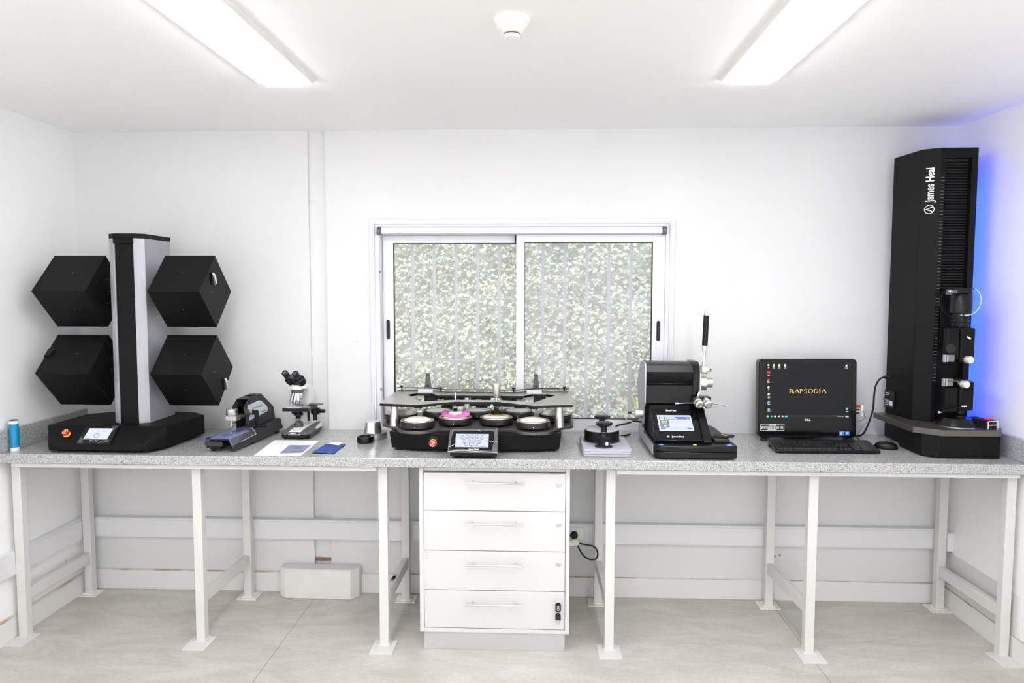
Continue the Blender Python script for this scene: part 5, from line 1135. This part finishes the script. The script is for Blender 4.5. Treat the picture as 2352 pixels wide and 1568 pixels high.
# keyboard
kb = thing('keyboard', 'black full size keyboard in front of the computer', 'keyboard', (1.42, -0.40, T), math.radians(0.5))
KB = RM[kb.name_full] @ Matrix.Translation((0, 0, 0.010)) @ Matrix.Rotation(math.radians(5.0), 4, 'X')
G(KB).prism([(-0.238, -0.080), (0.240, -0.080), (0.256, 0.094), (-0.222, 0.094)], 'z', 0.0, 0.014).out('case', M['blackp'], kb, bevel=0.003)
G(RM[kb.name_full]).box(-0.225, -0.205, 0.06, 0.068, 0.0, 0.024).box(0.215, 0.235, 0.06, 0.068, 0.0, 0.024).box(-0.22, -0.20, -0.075, -0.065, 0.0, 0.009).box(0.20, 0.22, -0.075, -0.065, 0.0, 0.009).out('fold_foot', M['rubber'], kb)
km = bpy.data.meshes.new('key')
kdone = {}
def key_at(u0_, u1_, v0_, v1_):
    w_, h_ = round(u1_ - u0_, 4), round(v1_ - v0_, 4)
    sh_ = (v0_ + h_ / 2) / 0.174 * 0.016
    Mx = RM[kb.name_full].inverted() @ KB @ Matrix.Translation((u0_ + w_ / 2 + sh_, v0_ + h_ / 2, 0.014))
    if (w_, h_) not in kdone:
        b = bmesh.new(); a = 0.0015
        lo = [(-w_ / 2, -h_ / 2, 0), (w_ / 2, -h_ / 2, 0), (w_ / 2, h_ / 2, 0), (-w_ / 2, h_ / 2, 0)]
        hi = [(-w_ / 2 + a, -h_ / 2 + a, 0.0065), (w_ / 2 - a, -h_ / 2 + a, 0.0065), (w_ / 2 - a, h_ / 2 - 2 * a, 0.0075), (-w_ / 2 + a, h_ / 2 - 2 * a, 0.0075)]
        vs = [b.verts.new(p) for p in lo + hi]
        for f in ((0, 1, 2, 3), (4, 5, 6, 7), (0, 1, 5, 4), (1, 2, 6, 5), (2, 3, 7, 6), (3, 0, 4, 7)): b.faces.new([vs[i] for i in f])
        bmesh.ops.recalc_face_normals(b, faces=b.faces); m_ = bpy.data.meshes.new('key'); b.to_mesh(m_); b.free(); m_.materials.append(M['pot']); kdone[(w_, h_)] = m_
    o = bpy.data.objects.new('key', kdone[(w_, h_)]); COL.objects.link(o); o.parent = kb; o.matrix_local = Mx
U_ = 0.0195; gp = 0.0015
def row(v, h, u, ws):
    for w in ws:
        if w > 0: key_at(u, u + w * U_ - gp, v, v + h - gp)
        u += abs(w) * U_
L0 = -0.222
row(-0.068, U_, L0, [1.3, 1.2, 1.2, 5.6, 1.2, 1.2, 1.2, 1.3, -0.3, 1, 1, 1, -0.3, 2, 1])
row(-0.068 + U_, U_, L0, [2.2] + [1] * 10 + [2.0, -1.3, 1, -1.3, 1, 1, 1])
row(-0.068 + 2 * U_, U_, L0, [1.8] + [1] * 11 + [1.4, -3.6, 1, 1, 1])
row(-0.068 + 3 * U_, U_, L0, [1.5] + [1] * 12 + [0.7, -0.3, 1, 1, 1, -0.3, 1, 1, 1])
row(-0.068 + 4 * U_, U_, L0, [1] * 13 + [1.2, -0.3, 1, 1, 1, -0.3, 1, 1])
row(-0.068 + 5.4 * U_, U_ * 0.9, L0, [1, -0.8, 2, 2, -0.4, 2, 2, -0.4, 2, 2.0])
# mouse
mo = thing('mouse', 'black computer mouse between the keyboard and the tall tester', 'mouse', (1.742, -0.352, T), math.radians(60))
MM = RM[mo.name_full]
g = G(MM)
g.loft([[(0.030 * k_ * (1 + 0.06 * math.sin(a)) * math.cos(a), 0.052 * k_ * math.sin(a) - 0.004 * (1 - k_), z_) for a in np.linspace(0, 2 * PI, 28, endpoint=False)] for k_, z_ in ((0.93, 0.001), (1.0, 0.006), (0.99, 0.012), (0.93, 0.020), (0.80, 0.027), (0.60, 0.032), (0.35, 0.0345), (0.1, 0.0352))])
g.out('shell', M['blackp'], mo)
G(MM).cyl((-0.002, 0.030, 0.026), (1, 0, 0), 0.006, 0.005, 14).out('wheel', M['rubber'], mo)
G().tube([(1.712, -0.332, 0.908), (1.70, -0.30, 0.9045), (1.695, -0.25, 0.9025), (1.70, -0.17, 0.9025), (1.72, -0.08, 0.9025)], 0.0017, 8).out('cord', M['rubber'], mo)

# ------------------------------------------------------------------ tall tensile tester (right)
tt = thing('tensile_tester', 'tall black single column tensile tester lit blue from behind at the right', 'testing machine', (2.0, -0.32, T))
DZ = 1.030
G().prism([(1.828, -0.50), (1.885, -0.548), (2.150, -0.548), (2.165, -0.52), (2.165, -0.30), (1.828, -0.30)], 'z', 0.9015, 1.003).out('base_front', M['black'], tt, bevel=0.003)
G().prism([(1.865, -0.298), (2.15, -0.298), (2.15, -0.07), (1.865, -0.07)], 'z', 0.908, 1.003).out('base_rear', M['black'], tt, bevel=0.003)
G().add([(1.8335, -0.5065, 0.912), (1.8805, -0.5465, 0.912), (1.8805, -0.5465, 0.932), (1.8335, -0.5065, 0.932)], [(0, 1, 2, 3)]).out('base_drawer', M['gloss'], tt)
dk = [(1.800, -0.085), (1.800, -0.478), (1.888, -0.562), (2.142, -0.562), (2.185, -0.50), (2.185, -0.085)]
G().prism(dk, 'z', 1.003, DZ).out('deck', M['deck'], tt, bevel=0.002)
colp = [(1.950, -0.339), (1.887, -0.290), (1.862, -0.075), (2.135, -0.075), (2.135, -0.290), (2.120, -0.339)]
cl_ = [(1.950, -0.339), (1.887, -0.290), (1.862, -0.075), (2.135, -0.075), (2.135, -0.290), (2.120, -0.339), (2.092, -0.339), (2.092, -0.300), (1.972, -0.300), (1.972, -0.339)]
zt = 2.315
g = G(); g.prism(cl_, 'z', DZ, 2.268); g.prism(colp, 'z', 2.268, zt); col_ = g.out('column', M['black'], tt, bevel=0.0015)
G().box(1.9725, 2.0915, -0.312, -0.3005, 1.66, 2.266).out('bellows', M['rubber'], tt)
g = G()
for k in range(46):
    z = 1.67 + k * 0.0128
    g.prism([(-0.312, z), (-0.3175, z + 0.0045), (-0.312, z + 0.009)], 'x', 1.974, 2.090)
g.out('bellows_pleats', M['black'], tt)
g = G()
for k in range(62):
    z = 1.225 + k * 0.0156
    g.box(1.9535, 1.9685, -0.3398, -0.3391, z, z + 0.002)
g.out('scale_marks', mat('scale_grey', (0.16, 0.16, 0.17), 0.5), col_)
for zz in (2.25, 2.215): pass
g = G(); g.cyl((1.8755, -0.20, 2.235), (-1, 0, 0), 0.003, 0.003, 8).cyl((1.868, -0.12, 2.235), (-1, 0, 0), 0.003, 0.003, 8); g.out('screw', M['rubber'], tt)
# vertical brand lettering on the chamfer
fd = Vector((1.950 - 1.887, -0.339 + 0.290, 0)).normalized(); fc = Vector((1.9185, -0.3145, 2.13))
VM = plane_m(fc, (0, 0, 1), tuple(-fd))
g = G(VM); g.text('James Heal', 0.050, -0.062, 0.0, 0.0002, 0.0006, bold=0.0011, sx=0.72, align='LEFT')
g.ring(arc(-0.097, 0, 0.0215, 0, 350, 28), arc(-0.097, 0, 0.0185, 0, 350, 28), 'z', 0.0002, 0.0008)
g.prism([(-0.1095, -0.0130), (-0.0985, 0.0150), (-0.0955, 0.0150), (-0.0845, -0.0130), (-0.0885, -0.0130), (-0.0970, 0.0085), (-0.1055, -0.0130)], 'z', 0.0002, 0.0008)
g.out('brand_lettering', M['white'], tt)
# rating plate low on the left flank
fl = Vector((1.862 - 1.887, -0.075 + 0.290, 0)).normalized()
RMx = plane_m(Vector((1.8665, -0.115, 1.105)), tuple(-fl), (0, 0, 1))
rp_ = G(RMx).box(-0.038, 0.045, -0.044, 0.044, 0.0003, 0.006).out('rating_plate', M['gloss'], tt, bevel=0.001)
g = G(RMx); g.quad(-0.030, 0.005, 0.026, 0.031, 0.0061, 0.0003).quad(-0.030, -0.002, 0.018, 0.021, 0.0061, 0.0003)
for k in range(4): g.quad(-0.030, 0.000, -0.010 - k * 0.007, -0.007 - k * 0.007, 0.0061, 0.0003)
g.quad(0.006, 0.032, -0.032, -0.008, 0.0061, 0.0003); g.out('plate_print', M['label_grey'], rp_)
# blue led strip on the hidden right flank, shining on the wall
G().box(2.1352, 2.141, -0.165, -0.150, 1.05, 2.20).out('led_strip', M['led'], tt)
# crosshead, load cell, grips
gx = 2.022; gy = -0.42
G().box(1.985, 2.075, -0.40, -0.313, 1.640, 1.662).box(1.975, 2.09, -0.345, -0.314, 1.40, 1.655).out('crosshead', M['black'], tt, bevel=0.002)
G().box(1.975, 2.035, -0.478, -0.39, 1.643, 1.664).out('crosshead_cap', M['blackp'], tt, bevel=0.002)
G().lathe([(0.040, 1.549), (0.047, 1.551), (0.047, 1.637), (0.045, 1.640)], (gx, gy, 0), seg=36).out('load_cell', M['blackp'], tt)
lr = G().lathe([(0.037, 1.510), (0.038, 1.512), (0.038, 1.517), (0.034, 1.518), (0.034, 1.524), (0.037, 1.525), (0.037, 1.532), (0.034, 1.533), (0.034, 1.5485)], (gx, gy, 0), seg=32).out('coupling', M['blackp'], tt)
NM = plane_m((gx + 0.005, gy - 0.0345, 1.541), (1, 0, 0), (0, 0, 1))
G(NM).text('LR - 5000N', 0.0085, -0.004, 0, 0.0, bold=0.0002).out('lettering', M['label_grey'], lr)
G().lathe([(0.035, 1.487), (0.036, 1.490), (0.036, 1.505), (0.030, 1.507), (0.030, 1.512)], (gx, gy, 0), seg=32).out('lock_ring', M['blackp'], tt)
ug = G().prism([(-0.475, 1.325), (-0.395, 1.325), (-0.375, 1.345), (-0.375, 1.468), (-0.39, 1.483), (-0.475, 1.483)], 'x', 1.999, 2.063).out('upper_grip', M['black'], tt, bevel=0.006, seg=3)
G().box(1.942, 1.9985, -0.470, -0.432, 1.335, 1.483).out('grip_cheek', M['black'], ug, bevel=0.006)
G().cyl((1.958, -0.4695, 1.390), (0, -1, 0), 0.021, 0.003, 26).out('bore', M['rubber'], ug)
def jaw(z0, z1, par):
    G().box(1.928, 1.9345, -0.480, -0.462, z0, z1).out('jaw', M['silver'], par, bevel=0.001)
    G().box(1.938, 1.946, -0.479, -0.462, z0 + 0.001, z1 - 0.001).out('jaw', M['silver'], par, bevel=0.001)
    G().box(1.946, 1.974, -0.476, -0.462, z0 + 0.002, z1 - 0.001).out('jaw_holder', mat('jaw_steel', (0.22, 0.20, 0.20), 0.35, metal=0.6), par, bevel=0.001)
def knobk(x, y, z, par):
    k = G().cyl((x, y, z), (0.15, -1, 0.02), 0.011, 0.026, 24).out('knob_neck', M['steel'], par)
    G().lathe([(0.0155, 0.026), (0.0165, 0.028), (0.0165, 0.050), (0.0155, 0.052), (0.0, 0.052)], (x, y, z), (0.15, -1, 0.02), 30).out('clamp_knob', mat('satin_knob', (0.75, 0.73, 0.69), 0.35, metal=0.5), k)
jaw(1.328, 1.362, ug); knobk(2.009, -0.476, 1.342, ug)
lg_ = G().prism([(-0.475, 1.105), (-0.395, 1.105), (-0.375, 1.12), (-0.375, 1.232), (-0.475, 1.238)], 'x', 2.004, 2.068).out('lower_grip', M['black'], tt, bevel=0.005, seg=3)
G().box(1.944, 2.0035, -0.470, -0.432, 1.095, 1.212).out('grip_cheek', M['black'], lg_, bevel=0.006)
G().box(1.950, 2.058, -0.480, -0.43, 1.2395, 1.2445).out('grip_cover', M['deck'], lg_)
jaw(1.217, 1.253, lg_); knobk(1.996, -0.476, 1.231, lg_)
G().cyl((2.034, -0.43, 1.085), (0, 0, 1), 0.016, 0.022, 18).cyl((2.034, -0.43, 1.068), (0, 0, 1), 0.022, 0.010, 20).out('grip_post', M['blackp'], lg_)
G().lathe([(0.085, DZ), (0.083, DZ + 0.004), (0.058, DZ + 0.037), (0.030, DZ + 0.038)], (2.022, -0.43, 0), seg=44).out('base_boss', M['blackp'], tt)
G().lathe([(0.086, DZ), (0.086, DZ + 0.0025), (0.0845, DZ + 0.003)], (2.022, -0.43, 0), seg=44).out('boss_ring', M['steel'], tt)
# air hoses with silver fittings
def fitting(p, d, par): G().lathe([(0.0045, 0), (0.0045, 0.006), (0.0065, 0.007), (0.0065, 0.014), (0.004, 0.016), (0.004, 0.020)], p, d, 14).out('hose_fitting', M['steel'], par)
a1 = G().tube([(1.925, -0.483, 1.652), (1.900, -0.485, 1.635), (1.890, -0.485, 1.605), (1.894, -0.485, 1.582), (1.917, -0.485, 1.553), (1.961, -0.488, 1.519), (1.987, -0.488, 1.480), (2.008, -0.486, 1.455), (2.021, -0.482, 1.445)], 0.0017, 8).out('air_hose', M['blackp'], tt)
fitting((2.020, -0.482, 1.445), (0.6, -0.3, -0.45), a1); 
mp = G().box(1.922, 1.946, -0.480, -0.474, 1.634, 1.658).box(1.93, 1.99, -0.474, -0.460, 1.640, 1.655).out('hose_manifold', M['dgrey'], tt)
fitting((1.928, -0.480, 1.648), (0.6, -1, 0), mp)
a2 = G().tube([(2.023, -0.482, 1.659), (2.046, -0.485, 1.661), (2.068, -0.485, 1.637), (2.074, -0.485, 1.608), (2.066, -0.485, 1.575), (2.046, -0.48, 1.549), (2.024, -0.457, 1.537)], 0.0015, 8).out('signal_cable', M['cable_white'], tt)
G().tube([(2.022, -0.482, 1.659), (2.044, -0.485, 1.6612)], 0.0024, 8, sub=1).out('cable_sleeve', M['rubber'], a2)
a3 = G().tube([(1.915, -0.480, 1.097), (1.945, -0.483, 1.108), (1.975, -0.485, 1.116), (2.012, -0.482, 1.126)], 0.0035, 8).out('air_hose', M['blackp'], tt)
fitting((2.010, -0.482, 1.126), (1, -0.3, 0.1), a3); fitting((1.922, -0.480, 1.098), (-1, -0.3, 0), a3)
# power cord of the tester
G().tube([(1.866, -0.11, 1.215), (1.83, -0.12, 1.216), (1.803, -0.13, 1.205), (1.785, -0.13, 1.17), (1.780, -0.13, 1.12), (1.776, -0.13, 1.05), (1.762, -0.12, 0.98), (1.745, -0.11, 0.93), (1.738, -0.07, 0.906), (1.70, -0.05, 0.906)], 0.0045, 10).cyl((1.868, -0.11, 1.215), (-1, 0, 0.02), 0.009, 0.028, 12).out('power_cord', M['rubber'], tt)
# grip faces box lying on the deck, with a red tool on it
gb = thing('jaw_face_set', 'row of black and aluminium grip jaw faces lying on the tester deck', 'grip faces', (2.12, -0.43, DZ))
JM = Matrix.Translation((2.112, -0.43, DZ)) @ Matrix.Rotation(math.radians(12), 4, 'Z')
RM[gb.name_full] = Matrix.Translation((2.12, -0.43, DZ))
for k in range(6):
    yy = -0.090 + k * 0.021
    G(JM).box(-0.024, 0.024, yy + 0.004, yy + 0.019, 0.0005, 0.036).out('jaw_block', M['rubber'], gb, bevel=0.001)
G(JM).box(-0.026, 0.026, -0.094, -0.090, 0.0335, 0.0365).box(-0.026, 0.026, -0.094, -0.090, 0.0165, 0.0195).box(-0.026, -0.023, -0.094, -0.090, 0.001, 0.0365).box(0.023, 0.026, -0.094, -0.090, 0.001, 0.0365).out('end_frame', M['white'], gb)
g = G(JM)
for k in range(6): g.box(-0.0258, -0.0243, -0.0885 + k * 0.021, -0.0865 + k * 0.021, 0.002, 0.036)
g.out('dividers', M['steel'], gb)
rt = G(JM).box(-0.012, 0.018, -0.072, -0.050, 0.0368, 0.043).out('red_clip', M['red'], bevel=0.002)
tag(rt, 'small red plastic clip lying on the row of jaw faces', 'clip')
